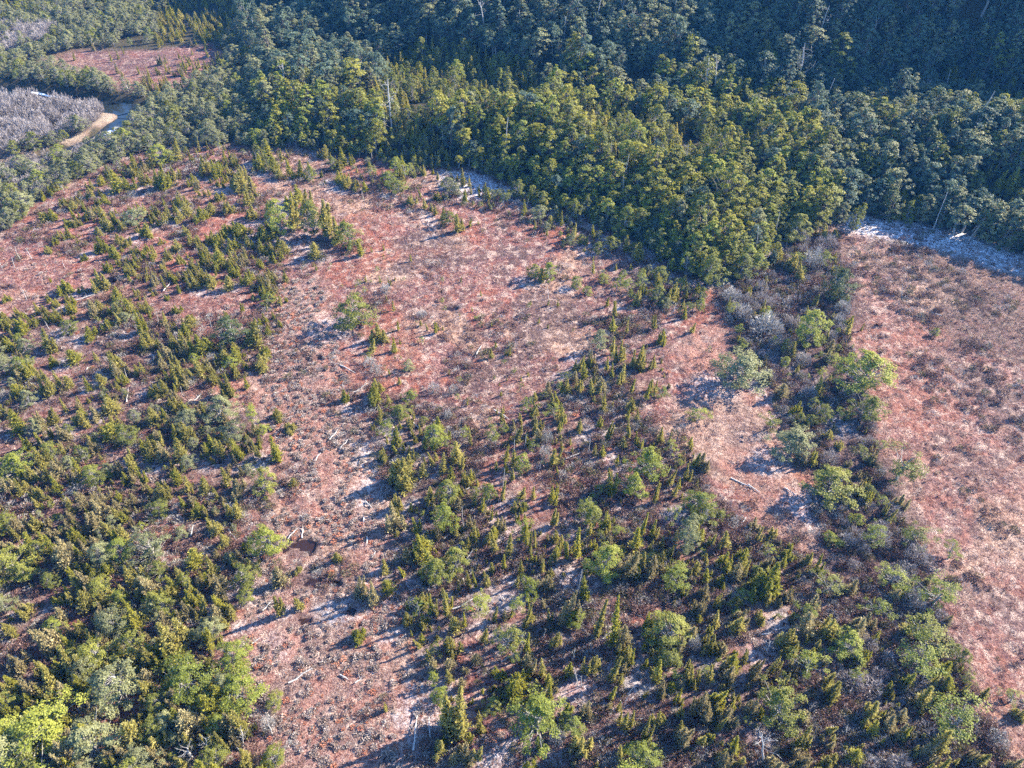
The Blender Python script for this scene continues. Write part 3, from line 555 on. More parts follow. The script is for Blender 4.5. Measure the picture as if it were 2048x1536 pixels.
CROPS += [
 (0, 0, '''n:940,980,130,140 c:1050,950,60,120 c:1120,960,50,80 b:700,1140,120,150 b:760,1130,100,110 b:850,1100,90,120 b:900,1000,80,100 b:960,1120,110,160 b:1030,1060,70,100 b:1210,1030,90,130 b:1270,1050,80,120 c:1310,1110,60,60
  b:600,1090,60,70 b:540,1120,60,70 b:620,1210,80,80 b:380,1230,80,70 b:440,1240,70,70 b:260,1310,80,60 b:320,1300,90,70 b:400,1340,70,70 b:460,1330,60,70 b:540,1270,70,70 b:650,1360,90,100 b:590,1400,80,80 b:330,1440,70,60 G:800,1330,110,110
  b:870,1400,110,110 b:960,1330,80,90 b:1060,1310,80,110 b:1100,1280,90,110 b:1190,1310,100,110 b:1240,1270,80,90 b:1340,1260,90,90 b:1290,1190,80,80 b:1420,1130,150,110 b:1380,1110,80,80 b:1460,1210,90,140 b:1480,1290,90,100 b:1410,1400,120,110
  b:1330,1390,90,90 b:1280,1460,110,100 b:1370,1480,100,110 b:1240,1420,80,80 b:1090,1400,90,90 b:1130,1440,80,80 b:600,1490,80,110 b:700,1430,70,70 b:740,1460,80,80 b:780,1500,60,60 b:950,1440,60,60 b:1040,1480,90,80 b:290,1490,60,60
  n:1640,1400,150,250 c:1720,1380,120,220 b:1790,1250,110,150 n:1850,1400,130,250 c:1920,1420,110,240 b:1600,1300,100,130 b:1750,1200,110,130 b:1700,1230,90,110 b:1980,1440,110,180 b:1850,1530,100,130 b:1560,1420,110,120 c:1830,1300,60,200
  c:1580,950,100,140 b:1530,1010,100,120 b:1610,1020,90,110 c:1700,1040,60,110 c:1760,1050,60,110 c:1820,1040,40,90 c:1650,960,30,90 c:1690,930,20,60 c:1880,930,20,60 c:1940,960,25,60 c:2000,960,20,50 b:1980,1080,90,70 b:2030,1090,70,80
  c:1570,900,50,80 b:1640,1060,70,80 b:1670,1500,90,110 b:1900,1310,80,110'''),
 (680, 0, '''b:30,1110,70,90 b:90,1120,60,80 b:150,1130,50,70 n:180,1050,60,100 c:90,970,60,70 n:300,1110,110,110 n:345,1150,90,100 b:420,1210,70,80 c:475,1170,50,80 c:500,1230,40,80 b:580,1180,70,70 G:640,1130,90,100 c:570,1060,40,60
  n:870,1165,60,80 n:920,1160,50,40 c:560,1270,60,80 c:600,1300,80,100 n:640,1330,90,110 c:690,1370,60,130 c:720,1360,60,90 c:760,1330,40,60 c:810,1320,40,40 c:530,1250,30,60 c:1060,1120,50,90 n:1140,1190,80,120 n:1190,1220,90,110
  n:1270,1240,60,90 n:1380,1290,70,150 n:1450,1280,80,150 n:1500,1330,80,100 n:1340,1110,140,140 n:1500,1170,90,130 n:1660,1220,140,180 N:1650,1410,120,220 n:1760,1400,100,200 n:1410,1430,60,60 n:1500,1490,60,90 n:1580,1490,90,110
  n:60,1480,130,200 c:130,1510,80,120 c:20,1400,90,130 c:190,1490,60,60 n:1850,1480,110,160 n:1950,1500,120,170 n:1900,1380,110,150 s:1090,1220,5,60 s:140,1180,5,60'''),
 (1348, 0, '''n:1030,1370,80,190 G:960,1320,90,150 n:620,1180,120,170 n:300,1330,150,180 n:150,1420,150,190 N:420,1300,110,170 n:480,1480,110,180 n:690,1440,150,200 n:780,1340,130,180 G:820,1250,130,170 n:180,1200,130,190 N:300,1120,110,170 n:60,1300,120,170''')]
K = 2.926
TREES = []                                                     # dicts: kind, x, y, H, W
for ox, oy, s in CROPS:
    for it in s.split():
        k, q = it.split(':'); x, b, w, h = map(float, q.split(','))
        if w < 4 and h < 4: continue
        u, v, w, h = ox + x / K, oy + b / K, w / K, h / K
        a = PITCH + math.atan((v - 768) / FPX)                  # angle of the ray below the horizon
        v -= .30 * w * math.sin(a)
        p, t = ground(u, v); d = math.hypot(t * 1.0, 0) ; ppm = FPX / t
        w *= 1.18 if k in 'nNGDt' else 1.06; Wm = w / ppm; Hm = max((h - .55 * w * math.sin(a)) / math.cos(a) / ppm, .75 * Wm if k not in 'sd' else h / ppm / max(.35, math.cos(a)))
        if k in 'sd': Hm = max(h / ppm / max(.45, math.cos(a)), 1.0)
        TREES.append(dict(k=k, x=p[0], y=p[1], H=Hm, W=Wm, hand=True, lean=None))

build_ground(TREES)

# ------------------------------------------------------------------ scatter by zone
class Grid:
    def __init__(self, cell): self.c = cell; self.g = {}
    def ok(self, x, y, r):
        i, j = int(x // self.c), int(y // self.c); n = int(r // self.c) + 1
        for a in range(i - n, i + n + 1):
            for b in range(j - n, j + n + 1):
                for (px, py, pr) in self.g.get((a, b), ()):
                    if (px - x) ** 2 + (py - y) ** 2 < (max(r, pr)) ** 2: return False
        return True
    def add(self, x, y, r): self.g.setdefault((int(x // self.c), int(y // self.c)), []).append((x, y, r))
GR = Grid(1.0)
for t in TREES: GR.add(t['x'], t['y'], .28 * t['W'] + .1)
for (c, a, b) in POOLW: GR.add(c[0], c[1], min(a, b) + .3)
def candidates(n, x0, x1, y0, y1): return rng.uniform(x0, x1, n), rng.uniform(y0, y1, n)
def in_frame(x, y, z, m=120):
    p = project(np.stack([x, y, z], 1)); return (p[:, 0] > -m) & (p[:, 0] < 2048 + m) & (p[:, 1] > -m) & (p[:, 1] < 1536 + m)
def fill(poly, n, kinds, size, clump, thr, wh=(.3, .55), sp=.35, m=120):
    lo = poly.min(0); hi = poly.max(0); x, y = candidates(n, lo[0], hi[0], lo[1], hi[1])
    k = inpoly(x, y, poly) & (sdpoly(x, y, BOG) < 0) & in_frame(x, y, 0 * x, m); x, y = x[k], y[k]
    c = fbm(x, y, clump, 71, 2); k = c > thr + rng.normal(0, .05, len(x)); x, y = x[k], y[k]
    for a, b in zip(x, y):
        H = size[0] + (size[1] - size[0]) * rng.random() ** 1.6; kd = kinds[int(rng.random() * len(kinds))]
        W = H * rng.uniform(*wh) * (1.5 if kd in 'bB' else 1.9 if kd in 'nGNt' else 1)
        if GR.ok(a, b, sp * W + .12): GR.add(a, b, sp * W + .12); TREES.append(dict(k=kd, x=a, y=b, H=H, W=W, hand=False, lean=None))
LEFTLOW = gpoly([(-300, 1120), (250, 1100), (420, 1180), (470, 1330), (540, 1450), (540, 1760), (-500, 1760)])
fill(LEFTLOW, 1500, 'bbBBcnnG', (2.0, 4.6), 5.0, .40, (.36, .55), .30)
fill(LEFTD, 7000, 'cccbbBBBnG', (.6, 2.8), 4.0, .42, (.36, .62))
fill(LEFTB, 3600, 'bbbbcB', (.6, 2.3), 5.0, .51, (.36, .62))
fill(CENTR, 2000, 'ccccbBt', (.6, 2.6), 4.0, .52)
fill(LOWR, 3000, 'ccbbbBBBt', (.7, 3.2), 4.0, .50, (.34, .60))
fill(RIBBON, 1800, 'cbBBnt', (.6, 2.4), 4.0, .50)
MIDB = gpoly([(560, 420), (760, 470), (900, 560), (1150, 620), (1180, 760), (960, 850), (760, 770), (640, 560)])
fill(MIDB, 500, 'cct', (.5, 1.3), 4.0, .50)
EDGE = gpoly([(120, 390), (330, 303), (520, 300), (720, 325), (870, 345), (1060, 400), (1250, 490), (1400, 590), (1440, 640), (1300, 640), (1180, 540), (1040, 440), (880, 400), (700, 380), (520, 350), (330, 340)])
fill(EDGE, 3200, 'ccbbnntG', (.8, 3.0), 5.0, .42)

# forest, riverside woods and the far hill
FOREST = []
x, y = candidates(85000, -150, 150, 82, 215)
sd = sdpoly(x, y, BOG); dr, _ = dline(x, y, RIVER); z = base_height(x, y)
k = (sd > .3) & (dr > 3.4) & (sdpoly(x, y, BOG2) > 1.0) & (sdpoly(x, y, SAND) > 0.3) & (sdpoly(x, y, THICKET) > 0) & ((sdpoly(x, y, SCRUB) > 0) | (rng.random(len(x)) < .15))
k &= in_frame(x, y, z + 4, 200); x, y, z, sd, dr = (q[k] for q in (x, y, z, sd, dr))
FG = Grid(2.0)
pjf = project(np.stack([x, y, z], 1)); lowland = (1 - sstep(470, 590, pjf[:, 0] + .25 * (200 - pjf[:, 1]) + 90 * (fbm(x, y, 12, 87, 2) - .5))) * (z < 4)
bushy = fbm(x, y, 16, 83, 2)
gapn = fbm(x, y, 7, 91, 2)
for a, b, c, s, lw, bu, gn in zip(x, y, z, sd, lowland, bushy, gapn):
    r = 1.2 if lw > .5 else 1.18 + .2 * (c > 6)
    if gn > .74 and s > 8: continue
    if s < 4 and lw < .5: r = .95
    if not FG.ok(a, b, r * rng.uniform(.85, 1.25)): continue
    FG.add(a, b, r)
    if lw > .5:
        H = rng.uniform(1.5, 3.2); kd = 'G' if rng.random() < .8 else 'n'; W = H * rng.uniform(.8, 1.1)
        if bu > .64: kd = 'b'; H *= .8; W = H * .7
    else:
        H = 2.9 + min(s, 8) * .25 + rng.normal(0, .7) + .4 * (c > 5); kd = 'f'; W = H * rng.uniform(.5, .75)
        if rng.random() < .05: H *= 1.45; W = H * .5
        if s < 4.5: H = min(H, 1.7 + .62 * s + rng.normal(0, .3)); W = H * .62
        if a > 40 and s < 14: H = max(H, rng.uniform(4.2, 6.0)); W = H * .6
        if bu > .60 and c < 3.5: H *= .62; W = H * .62; kd = 'n' if rng.random() < .6 else 'b'
    FOREST.append(dict(k=kd, x=a, y=b, z=c, H=max(H, 1.4), W=W, hand=False, sd=s, lean=None))
# trees on the far small bog and snags through the forest
x, y = candidates(700, *BOG2.min(0)[[0, 0]] * [1, 1], 0, 0) if False else candidates(900, BOG2[:, 0].min(), BOG2[:, 0].max(), BOG2[:, 1].min(), BOG2[:, 1].max())
k = inpoly(x, y, BOG2); x, y = x[k], y[k]; pr = project(np.stack([x, y, 0 * x], 1)); dens = sstep(200, 330, pr[:, 0]) * sstep(100, 150, pr[:, 1]) + .6 * sstep(330, 400, pr[:, 0]) + .05
for a, b, q in zip(x, y, dens):
    if rng.random() < q * .28: TREES.append(dict(k='c' if rng.random() < .7 else 'B', x=a, y=b, H=rng.uniform(1.0, 2.4), W=rng.uniform(.5, 1.0), hand=False, lean=None))
SN = []
i = rng.permutation(len(FOREST))[:]
for q in i:
    t = FOREST[q]
    if len(SN) < 100 and t['k'] == 'f' and rng.random() < (.10 if t['z'] > 5 else .035): SN.append(q); t['k'] = 'd' if rng.random() < .55 else 's'; t['H'] *= rng.uniform(1.0, 1.3)
for u, v, z, h, kd in ((1600, 150, 6, 8, 'd'), (1655, 165, 5, 7, 's'), (1690, 120, 6, 6.5, 'd'), (1700, 110, 6, 7, 's'), (1760, 80, 8, 5, 's'), (1800, 105, 8, 5, 'd'), (1410, 200, 6, 8, 'd'), (1428, 210, 6, 7.5, 'd'), (1935, 482, 0, 3.2, 's'), (1950, 470, 0, 3.4, 'd'), (2030, 480, 0, 5, 'd'), (1690, 468, 0, 3.0, 's')):
    p, _ = ground(u, v, z); zz = float(base_height(p[:1], p[1:2])[0]); p, _ = ground(u, v, zz); p, _ = ground(u, v, float(base_height(p[:1], p[1:2])[0]))
    FOREST.append(dict(k=kd, x=p[0], y=p[1], z=float(base_height(p[:1], p[1:2])[0]), H=h, W=3, hand=True, sd=9, lean=None))

# ------------------------------------------------------------------ who becomes an individual
ALL = TREES + FOREST
XY = np.array([(t['x'], t['y']) for t in ALL]); ZZ = height(XY[:, 0], XY[:, 1])
for t, z in zip(ALL, ZZ): t['z'] = z - .05
PJ = project(np.array([(t['x'], t['y'], t['z'] + t['H'] * .5) for t in ALL])); PB = project(np.array([(t['x'], t['y'], t['z']) for t in ALL]))
for t, p, b in zip(ALL, PJ, PB):
    t['uv'] = p[:2]; t['base'] = b[:2]; t['size'] = math.sqrt(max(t['W'], .3) * t['H']) * FPX / p[2]
    t['vis'] = (0 < p[0] < 2048) and (0 < p[1] < 1536)
CLASS = {'c': 'conifer', 'b': 'conifer', 'B': 'conifer', 'n': 'beech', 'N': 'beech', 'D': 'beech', 'G': 'beech', 't': 'beech', 'f': 'beech', 's': 'dead', 'd': 'dead', 'g': 'shrub', 'e': 'dead'}
IND, MASS = [], []
for cl, most in (('conifer', 300), ('beech', 300), ('dead', 300), ('shrub', 300)):
    L_ = [t for t in ALL if CLASS[t['k']] == cl]
    L_.sort(key=lambda t: -(t['size'] * (1.6 if t['hand'] else 1.0 if t.get('sd', 0) < 5 else .45) * (1 if t['vis'] else .01)))
    IND += [t for t in L_[:most] if t['vis']]; MASS += [t for t in L_[:most] if not t['vis']] + L_[most:]

# ------------------------------------------------------------------ labels: look, then the landmark each stands by, then its place in the row
PLACES = [(60, 250, 'in the riverside woods by the sandbar'), (150, 340, 'on the bushy bank between river and bog'), (60, 420, 'on the far bog margin below the river'), (330, 130, 'on the small far red bog'), (230, 190, 'on the bank behind the dark river'),
 (330, 330, 'at the far tip of the main bog'), (480, 330, 'below the forest at the far bog edge'), (560, 330, 'by the shaded far edge of the bog'), (250, 400, 'on the far reddish bog'), (400, 420, 'in the clumps on the far bog'), (130, 500, 'on the pinkish bog at far left'),
 (300, 500, 'among the scattered bushes of the far left bog'), (450, 540, 'by the small blue pools of the left bog'), (200, 570, 'by the blue pool on the left bog'), (620, 460, 'in the big bush island on the far bog'), (680, 370, 'between bush island and forest wall'), (780, 380, 'in front of the middle forest wall'),
 (900, 440, 'in the narrow bush strip on the far bog'), (950, 380, 'beside the frosty blue strip under the forest'), (1090, 550, 'on open bog right of the small pools'), (1100, 420, 'at the forest foot past the frosty strip'), (1230, 560, 'before the forest tongue'), (1300, 620, 'on dark heath below the forest tongue'),
 (60, 660, 'in the left edge thicket, upper part'), (200, 690, 'in the bush row left of the big bush island'), (420, 690, 'in the bush island left of the open lane'), (500, 740, 'at the lower end of the left bush island'), (80, 780, 'at the left edge, middle height'), (230, 850, 'in the round bushes of the left bog'),
 (390, 830, 'below the left bush island'), (560, 870, 'on the left rim of the open lane'), (720, 650, 'in the clump with the big tree mid bog'), (740, 790, 'below the mid bog clump'), (690, 700, 'left of the mid bog clump'), (880, 590, 'by the tiny blue pools mid bog'), (980, 710, 'on the open central bog'),
 (880, 790, 'among grey shrubs on the central bog'), (800, 860, 'in the clump between lane and central bog'), (880, 900, 'in the dark clump below the central bog'), (1000, 900, 'on the heath below the central bog'), (1060, 930, 'by the pale poles below the central bog'), (1180, 860, 'on heath left of the long conifer row'),
 (1220, 700, 'in the long conifer row, upper part'), (1260, 780, 'in the long conifer row, lower part'), (1210, 900, 'under the long conifer row'), (1280, 940, 'by the two bright trees beside purple heath'), (1400, 930, 'on the purple heath'), (1450, 750, 'left of the shrub belt on orange bog'), (1500, 640, 'in the grey shrubs of the belt'),
 (1600, 640, 'by the bright yellow tree in the belt'), (1670, 560, 'at the belt beside the reed bog'), (1560, 560, 'in tall grey shrubs under the forest tongue'), (1700, 740, 'on the belt rim beside the pale bog'), (1560, 860, 'in the middle of the shrub belt'), (1660, 960, 'in the lower shrub belt'), (1790, 960, 'on the belt rim below the pale bog'),
 (1900, 680, 'out on the pale right bog'), (1380, 1030, 'at the lower end of the purple heath'), (1550, 1060, 'on the orange bog strip'), (1750, 1070, 'at the belt end by the pale bog'), (1860, 1120, 'on the rim of the right bog'), (1780, 1180, 'in the sparse trees of the belt'), (1870, 1230, 'beside the lower right bog rim'),
 (100, 960, 'in the left thicket, middle part'), (300, 960, 'in the dense left thicket'), (450, 940, 'on the right rim of the left thicket'), (90, 1100, 'by the fallen logs at the left edge'), (320, 1100, 'in the fine conifer thicket at left'), (470, 1060, 'behind the yellow tree by the brown pools'), (540, 1110, 'left of the brown pools'), (660, 1110, 'right of the brown pools'),
 (600, 1210, 'below the brown pools'), (60, 1220, 'at the lower left edge'), (220, 1210, 'in the lower left thicket'), (380, 1190, 'in the bush mass left of the brown pools'), (400, 1290, 'under the bush mass at lower left'), (250, 1350, 'among the big trees at lower left'), (460, 1360, 'in the big tree group beside the lower lane'), (80, 1450, 'in the lower left corner'),
 (280, 1470, 'along the bottom edge at left'), (480, 1490, 'by the dead trees on the bottom edge'), (720, 1230, 'left of the lower conifer field'), (740, 1320, 'on the pale lower lane'), (600, 1420, 'on the orange lower lane'), (790, 950, 'by the frosty hollow above the lower field'), (800, 1060, 'on the upper rim of the lower field'), (880, 1120, 'in the tree clump of the lower field'),
 (990, 1080, 'among slim conifers of the lower field'), (1100, 1090, 'by the orange patch of the lower field'), (1000, 1180, 'in the middle of the lower field'), (860, 1260, 'on the left rim of the lower field'), (1010, 1290, 'by the leaning pale tree of the lower field'), (1080, 1220, 'in the conifer rows of the lower field'), (1150, 1150, 'beside the bright round tree of the lower field'),
 (1250, 1150, 'right of the bright round tree'), (1160, 1280, 'by the frosty hollow with poles'), (1230, 1330, 'right of the frosty hollow with poles'), (1330, 1280, 'by the big dense tree right of the hollow'), (930, 1430, 'by the big dark tree at the bottom'), (1060, 1430, 'by the big round tree at the bottom'), (1180, 1450, 'right of the big round tree at the bottom'), (1300, 1470, 'on the bottom edge right of centre'),
 (1400, 1070, 'above the dark lower right heath'), (1440, 1200, 'on the dark lower right heath'), (1530, 1160, 'below the orange bog strip'), (1620, 1210, 'by the big bushes under the orange strip'), (1480, 1300, 'in the conifers of the lower right'), (1570, 1310, 'by the white stumps at lower right'), (1700, 1290, 'by the yellow spreading tree at lower right'), (1840, 1320, 'by the big spreading trees at lower right'),
 (1420, 1420, 'in the lower right conifers near the bottom'), (1560, 1430, 'by the big green tree at the bottom right'), (1680, 1390, 'between the two big lower right trees'), (1750, 1480, 'by the frosty hollow at the bottom right'), (1900, 1430, 'by the leaning bottom right tree'), (2000, 1420, 'in the bottom right corner'),
 (500, 240, 'on the left shoulder of the forest ridge'), (420, 300, 'at the forest toe above the far bog tip'), (650, 270, 'in the forest front left of the gully'), (800, 300, 'in the forest front above the bush strip'), (950, 310, 'in the forest front above the frosty strip'), (1100, 350, 'in the middle forest front'), (1200, 420, 'in the forest front above open bog'),
 (1320, 460, 'in the forest tongue, left side'), (1430, 520, 'at the tip of the forest tongue'), (1520, 480, 'on the right side of the forest tongue'), (1600, 400, 'where forest tongue meets the shaded gully'), (1350, 320, 'on the crest of the forest ridge'), (1750, 400, 'in the shaded wood above the frost'), (1900, 420, 'in the shaded wood behind the reed bog'),
 (1700, 280, 'on the left end of the lit right spur'), (1850, 240, 'on top of the lit right spur'), (2000, 260, 'on the lit right spur by the border'), (1600, 150, 'against the dark blue hillside'), (1760, 100, 'high on the dark blue hillside'), (1450, 170, 'where lit slope meets dark hillside'), (1200, 120, 'on the upper lit slope'), (950, 120, 'on the lit slope above the gully'),
 (850, 200, 'in the gully behind the ridge'), (700, 110, 'on the far slope left of the gully'), (500, 60, 'on the far left slope'), (200, 50, 'on the far valley side'), (1150, 230, 'in the trees behind the ridge crest'), (1980, 470, 'on the frost behind the reed bog'), (1760, 220, 'on the left brow of the right spur'), (1930, 330, 'on the front slope of the right spur'), (1800, 330, 'in the front of the right spur'), (2030, 380, 'at the border above the frosty wood'), (1880, 180, 'behind the top of the right spur'), (1040, 280, 'above the middle forest front'), (1240, 290, 'on the ridge behind the forest tongue'), (880, 260, 'on the ridge above the bush strip'), (1480, 400, 'in the forest tongue, upper part'), (720, 240, 'on the left forest ridge'), (580, 200, 'on the far left forest ridge')]
PXY = np.array([(a, b) for a, b, _ in PLACES], float)
LOOK = {'c': ('slim olive conifer', 'narrow yellow-green conifer', 'thin small conifer'), 'b': ('bushy olive conifer', 'broad yellow-green conifer bush', 'small bushy conifer'), 'B': ('bushy grey-brown conifer', 'dull brownish conifer', 'small brownish conifer'),
        'n': ('leafy green beech', 'broad green beech', 'small green beech'), 'N': ('bright yellow-green beech', 'large bright green beech', 'small bright green beech'), 'D': ('dark dense green beech',) * 3, 'G': ('pale grey-green beech', 'big pale grey-green beech', 'small grey-green beech'),
        't': ('sparse open beech', 'tall bare-limbed beech', 'small sparse beech'), 'f': ('tall green forest beech', 'very tall forest beech', 'low green forest beech'), 's': ('bare pale dead pole', 'tall bare dead pole', 'short bare dead pole'),
        'd': ('dead branching grey tree', 'tall dead branching tree', 'small dead branching tree'), 'e': ('pale spreading dead tree',) * 3, 'g': ('leafless grey shrub', 'large leafless grey shrub', 'small leafless grey shrub'), 'log': ('bleached fallen log', 'long bleached fallen log', 'short bleached fallen log')}
SPLIT = {'c': (1.3, 3.2), 'b': (1.2, 2.6), 'B': (1.2, 2.6), 'n': (2.0, 4.0), 'N': (2.0, 4.5), 'D': (0, 99), 'G': (2.0, 4.0), 't': (2.0, 4.5), 'f': (3.4, 5.4), 's': (2.0, 4.0), 'd': (2.5, 6.0), 'e': (0, 99), 'g': (.9, 1.9), 'log': (1.2, 3.0)}
ORD = ['', 'second', 'third', 'fourth', 'fifth', 'sixth', 'seventh', 'eighth', 'ninth', 'tenth', 'eleventh', 'twelfth', 'thirteenth', 'fourteenth', 'fifteenth', 'sixteenth']
def make_labels(items):
    cells = {}
    for t in items:
        i = int(np.argmin(((PXY - np.array(t['base']) + [0, 12]) ** 2).sum(1))); a, b = SPLIT[t['k']]
        look = LOOK[t['k']][2 if t['H'] < a else 1 if t['H'] > b else 0]
        cells.setdefault((look, i), []).append(t)
    for (look, i), L_ in cells.items():
        L_.sort(key=lambda t: t['base'][0]); n = len(L_); pl = PLACES[i][2]
        for j, t in enumerate(L_):
            if n == 1: t['label'] = f'{look} {pl}'
            else:
                w = 'leftmost' if j == 0 else 'rightmost' if j == n - 1 else f'{ORD[min(j, 15)]} from left'
                t['label'] = f'{look}, {w}, {pl}'

# ------------------------------------------------------------------ build individuals
GROUP = {'conifer': 'conifers of the bog', 'beech': 'beech trees of bog and forest edge', 'dead': 'standing dead trees', 'shrub': 'leafless grey shrubs'}
NAME = {'c': 'conifer_tree', 'b': 'conifer_bush', 'B': 'conifer_bush', 'n': 'beech_tree', 'N': 'beech_tree', 'D': 'beech_tree', 'G': 'beech_tree', 't': 'beech_tree', 'f': 'beech_tree'}
MATK = {'c': ['conifer_olive', 'conifer_olive', 'conifer_green'], 'b': ['conifer_olive', 'conifer_olive', 'conifer_green'], 'B': ['conifer_brown'], 'n': ['beech_mid', 'beech_mid', 'beech_bright'], 'N': ['beech_bright'], 'D': ['beech_dark'], 'G': ['beech_grey'],
        't': ['beech_bright', 'beech_bright', 'beech_mid'], 'f': ['forest_leaf', 'forest_leaf', 'beech_bright', 'beech_mid'], 'h': ['forest_hill', 'forest_hill', 'beech_grey']}
def mats_of(t):
    if t['k'] != 'f': return MATK[t['k']]
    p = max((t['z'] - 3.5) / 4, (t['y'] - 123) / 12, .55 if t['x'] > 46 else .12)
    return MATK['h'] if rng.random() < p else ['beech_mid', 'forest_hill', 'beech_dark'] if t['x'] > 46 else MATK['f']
SHR = [(twiggy(400 + i, 1.0, .75, 900, .20, .022, .8).mesh('shrub_twigs', M['twig_grey'])) for i in range(3)]
def wood_stems(seed):
    r = np.random.default_rng(seed); mb = MB()
    for _ in range(9):
        a = r.uniform(0, 6.28); q = r.uniform(.2, .6); mb.tube([(0, 0, -.2), (math.cos(a) * q * .5, math.sin(a) * q * .5, .4), (math.cos(a) * q, math.sin(a) * q, .9)], [.03, .02, .008], 4)
    return mb.mesh('shrub_stems', M['bark'])
STEM = [wood_stems(410 + i) for i in range(3)]
make_labels([t for t in IND])
for t in IND:
    k = t['k']; cl = CLASS[k]; r = rng
    loc = (t['x'], t['y'], t['z']); rz = r.uniform(0, 6.28)
    if cl in ('conifer', 'beech'):
        key = {'c': 'c', 'b': 'b', 'B': 'b', 't': 't', 'f': 'f'}.get(k, 'n'); ps = PRO[key]; tm, cm, H, W = ps[r.integers(len(ps))]
        e = link(NAME[k], None, None, loc); e.empty_display_size = .3
        sx = t['W'] / W; sz = t['H'] / H; sx = min(max(sx, sz * .6), sz * 1.8)
        e.scale = (sx, sx, sz); tilt = .07 if key != 't' else .10
        e.rotation_euler = (r.normal(0, tilt), r.normal(0, tilt), rz)
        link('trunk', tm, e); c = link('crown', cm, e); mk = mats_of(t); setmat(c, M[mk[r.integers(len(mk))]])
        tag(e, t['label'], 'conifer' if cl == 'conifer' else 'beech tree', GROUP[cl])
    elif cl == 'dead':
        pool = [s for s in SNAG if (s[0] == 'pole') == (k == 's')]; _, a, b, h = pool[r.integers(len(pool))]
        s = t['H'] / h; e = link('dead_tree', None, None, loc); e.empty_display_size = .3; e.scale = (s, s, s) if k != 's' else (max(s, .8), max(s, .8), s)
        e.rotation_euler = (r.normal(0, .09), r.normal(0, .09), rz); link('trunk', a, e); link('branches', b, e)
        tag(e, t['label'], 'dead tree', GROUP[cl])
    else:
        i = r.integers(3); e = link('grey_shrub', None, None, loc); e.empty_display_size = .3
        s = t['W'] / 1.5; e.scale = (s, s, max(.5 * s, t['H'] / 1.1)); e.rotation_euler = (0, 0, rz); link('stems', STEM[i], e); link('twigs', SHR[i], e)
        tag(e, t['label'], 'shrub', GROUP[cl])

# fallen logs, each its own mesh
LG = []
for ox, oy, s in LOGS:
    for it in s.split():
        a, b, c, d = map(float, it.split(',')); p, t1 = ground(ox + a / K, oy + b / K); q, t2 = ground(ox + c / K, oy + d / K)
        LG.append(dict(k='log', x=(p[0] + q[0]) / 2, y=(p[1] + q[1]) / 2, p=p, q=q, H=float(np.linalg.norm(p - q)), base=project([(p + q) / 2])[0][:2]))
make_labels(LG)
for i, t in enumerate(LG):
    p, q = t['p'], t['q']; L_ = t['H']; r = np.random.default_rng(700 + i); c = (p + q) / 2
    h = float(max(height(np.array([p[0], c[0], q[0]]), np.array([p[1], c[1], q[1]])))); mb = MB()
    A = p - c; B = q - c; A[2] = .10; B[2] = .10 + .06 * L_ * r.random(); r0 = .05 + .012 * L_
    pts = [A + (B - A) * s + np.append(r.normal(0, .03 * L_, 2), r.normal(0, .03)) * (0 < s < 1) for s in (0, .3, .6, 1)]
    mb.tube(pts, [r0, r0 * .9, r0 * .75, r0 * .4], 6)
    for _ in range(int(2 + L_)):
        s = r.uniform(.35, .95); a = A + (B - A) * s; d = rdir(1, r)[0]; d[2] = abs(d[2]); mb.tube([a, a + d * r.uniform(.15, .5)], [r0 * .4, .008], 4)
    o = link('fallen_log', mb.mesh('fallen_log', M['dead']), None, (c[0], c[1], h)); tag(o, t['label'], 'log', 'fallen logs on the bog')

# ------------------------------------------------------------------ uncountable growth: one object each, points that carry the shared meshes
def stuff(name, protos, pts, rz, scl, label, cat):
    """protos: list of lists of meshes that stand together"""
    cl = bpy.data.collections.new(name + '_sources'); n = len(pts)
    for i, me in enumerate(protos):
        o = bpy.data.objects.new(f'{name}_source_{i:02d}', me); cl.objects.link(o)
    me = bpy.data.meshes.new(name); me.vertices.add(n); me.vertices.foreach_set('co', np.asarray(pts, np.float32).ravel())
    R = np.zeros((n, 3), np.float32); R[:, 2] = rz; R[:, 0] = rng.normal(0, .05, n); R[:, 1] = rng.normal(0, .05, n)
    a = me.attributes.new('turn', 'FLOAT_VECTOR', 'POINT'); a.data.foreach_set('vector', R.ravel())
    a = me.attributes.new('grow', 'FLOAT_VECTOR', 'POINT'); a.data.foreach_set('vector', np.asarray(scl, np.float32).ravel())
    a = me.attributes.new('pick', 'INT', 'POINT'); a.data.foreach_set('value', stuff.pick.astype(np.int32))
    o = link(name, me); ng = bpy.data.node_groups.new(name, 'GeometryNodeTree')
    ng.interface.new_socket('Geometry', in_out='INPUT', socket_type='NodeSocketGeometry'); ng.interface.new_socket('Geometry', in_out='OUTPUT', socket_type='NodeSocketGeometry')
    N, L = ng.nodes, ng.links; gi = N.new('NodeGroupInput'); go = N.new('NodeGroupOutput'); ip = N.new('GeometryNodeInstanceOnPoints'); ci = N.new('GeometryNodeCollectionInfo')
    ci.inputs['Collection'].default_value = cl; ci.inputs['Separate Children'].default_value = True; ci.inputs['Reset Children'].default_value = True
    ip.inputs['Pick Instance'].default_value = True
    L.new(gi.outputs[0], ip.inputs['Points']); L.new(ci.outputs[0], ip.inputs['Instance'])
    for nm, ty, so in (('turn', 'FLOAT_VECTOR', 'Rotation'), ('grow', 'FLOAT_VECTOR', 'Scale'), ('pick', 'INT', 'Instance Index')):
        na = N.new('GeometryNodeInputNamedAttribute'); na.data_type = ty; na.inputs['Name'].default_value = nm; L.new(na.outputs['Attribute'], ip.inputs[so])
    L.new(ip.outputs[0], go.inputs[0]); md = o.modifiers.new('growth', 'NODES'); md.node_group = ng
    tag(o, label, cat, None, 'stuff'); return o
